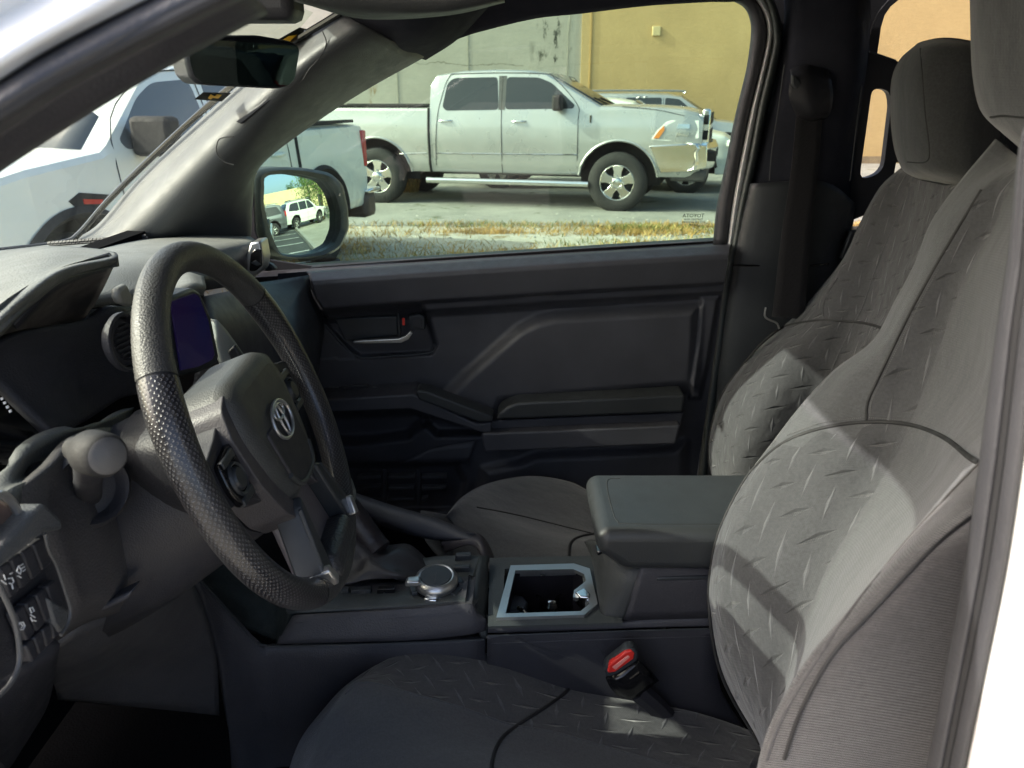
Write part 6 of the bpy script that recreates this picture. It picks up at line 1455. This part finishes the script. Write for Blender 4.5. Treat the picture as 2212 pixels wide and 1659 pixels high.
for i in range(len(me.polygons)):
    r_, c_ = i // ncf / 4, (i % ncf) / 6
    m_ = 0
    if c_ < 3: m_ = 1 if (r_ >= 8 or (r_ >= 7.3 and c_ > 1.2)) else (1 if c_ >= 2 else 0)
    if r_ < 7 and c_ < 2: m_ = 0
    if c_ >= 6: m_ = 2
    mi.append(m_)
me.polygons.foreach_set('material_index', mi)
drape('piping', [(1640, 1606, .885), (1583, 1512, .905), (1550, 1432, .915), (1533, 1332, .920), (1533, 1250, .925), (1552, 1152, .930), (1601, 1050, .935), (1640, 1000, .93), (1700, 952, .915), (1780, 924, .89), (1870, 912, .868), (1965, 917, .828), (2040, 945, .722), (2090, 985, .592), (2117, 1001, .482)], .0024, PIPE, ds, LASTP[0])
drape('piping', [(1871, 910, .868), (1874, 870, .885), (1896, 820, .893), (1934, 740, .898), (1974, 660, .893), (2018, 580, .888), (2070, 492, .883), (2120, 410, .878)], .0018, PIPE, ds, LASTP[0])
drape('panel_seam', [(2117, 1001, .482), (2052, 1068, .467), (1975, 1150, .452), (1902, 1238, .442), (1840, 1318, .437), (1775, 1410, .432), (1722, 1490, .432), (1680, 1565, .432), (1655, 1640, .442)], .0013, TWILL, ds, LASTP[0])
drape('panel_seam', [(2120, 1106, .405), (2092, 1121, .399), (2018, 1181, .379), (1940, 1261, .369), (1870, 1336, .364), (1800, 1411, .359), (1752, 1491, .359), (1720, 1560, .364), (1694, 1640, .369)], .0011, PIPE, ds, LASTP[0])
# running stitches beside the piping
mb = MB()
for pth in ([(1878, 902, .866), (1960, 908, .83)], [(1880, 900, .868), (1884, 866, .879), (1905, 820, .885), (1944, 740, .889), (1984, 660, .884), (2028, 580, .878)], [(1700, 940, .925), (1780, 912, .90), (1862, 902, .873)]):
    pts = [Vector(q) for q in cr([P(*q) for q in pth], 40)]
    d_ = 0
    for i in range(0, len(pts) - 2, 2): mb.tube([pts[i], pts[i] + (pts[i + 1] - pts[i]) * min(1, .003 / max(1e-6, (pts[i + 1] - pts[i]).length))], .0006, 4)
mb.build('stitching', THREAD, ds)
patch('headrest', [
    [(2110, -160, .80), (2120, -170, .74), (2200, -180, .68), (2300, -180, .62), (2400, -170, .6)],
    [(2096, -60, .80), (2112, -60, .73), (2200, -60, .66), (2300, -60, .60), (2400, -60, .6)],
    [(2096, 60, .80), (2112, 60, .73), (2200, 60, .66), (2300, 60, .60), (2400, 60, .6)],
    [(2100, 160, .80), (2116, 165, .73), (2200, 170, .66), (2300, 170, .60), (2400, 170, .6)],
    [(2116, 235, .80), (2135, 250, .73), (2200, 250, .665), (2300, 250, .61), (2400, 250, .6)],
    [(2150, 275, .79), (2170, 290, .74), (2212, 312, .69), (2300, 320, .64), (2400, 320, .62)],
    [(2185, 300, .78), (2200, 318, .76), (2230, 335, .73), (2300, 345, .70), (2400, 345, .66)]], HR, ds, 5, 4, solid=.02)
drape('headrest_seam', [(2140, 253, .722), (2170, 250, .685), (2210, 254, .648), (2260, 256, .62)], .001, PIPE, ds, LASTP[0])
cu = [
    [(600, 1760, .80), (640, 1615, .86), (700, 1530, .90), (760, 1470, .94), (850, 1420, .97), (960, 1402, .985), (1080, 1425, .985), (1225, 1482, .98), (1320, 1505, .97), (1500, 1540, .96), (1680, 1600, .94)],
    [(610, 1760, .78), (655, 1610, .84), (715, 1530, .88), (775, 1470, .92), (860, 1422, .955), (960, 1405, .97), (1080, 1430, .965), (1222, 1487, .955), (1320, 1515, .94), (1500, 1548, .93), (1680, 1610, .91)],
    [(620, 1760, .76), (680, 1600, .82), (745, 1500, .87), (790, 1474, .88), (900, 1502, .875), (1000, 1530, .87), (1100, 1566, .86), (1175, 1580, .856), (1260, 1600, .85), (1400, 1640, .83), (1600, 1690, .80)],
    [(625, 1800, .70), (670, 1700, .74), (740, 1620, .77), (820, 1590, .79), (920, 1600, .79), (1000, 1620, .785), (1070, 1640, .78), (1150, 1662, .775), (1240, 1680, .77), (1380, 1710, .76), (1560, 1740, .74)],
    [(620, 1900, .60), (680, 1830, .62), (760, 1800, .63), (840, 1790, .63), (930, 1790, .63), (1000, 1790, .63), (1050, 1790, .63), (1140, 1793, .63), (1230, 1800, .62), (1370, 1820, .62), (1540, 1840, .60)]]
co2 = patch('cushion', cu, [FAB, FABQ], ds, 6, 6, solid=.05)
me = co2.data; ncf = 10 * 6; me.polygons.foreach_set('material_index', [1 if (i // ncf) < 12 and (i % ncf) > 16 else 0 for i in range(len(me.polygons))])
drape('panel_seam', [(1236, 1480, .965), (1215, 1502, .935), (1160, 1540, .885), (1110, 1572, .855), (1080, 1600, .815), (1064, 1640, .77), (1060, 1700, .72)], .0026, PIPE, ds, LASTP[0])
drape('panel_seam', [(746, 1500, .868), (790, 1473, .877), (900, 1501, .872), (1000, 1529, .867), (1100, 1565, .857), (1180, 1578, .85), (1260, 1599, .847), (1400, 1639, .827), (1600, 1690, .797)], .0016, FAB, ds, LASTP[0])
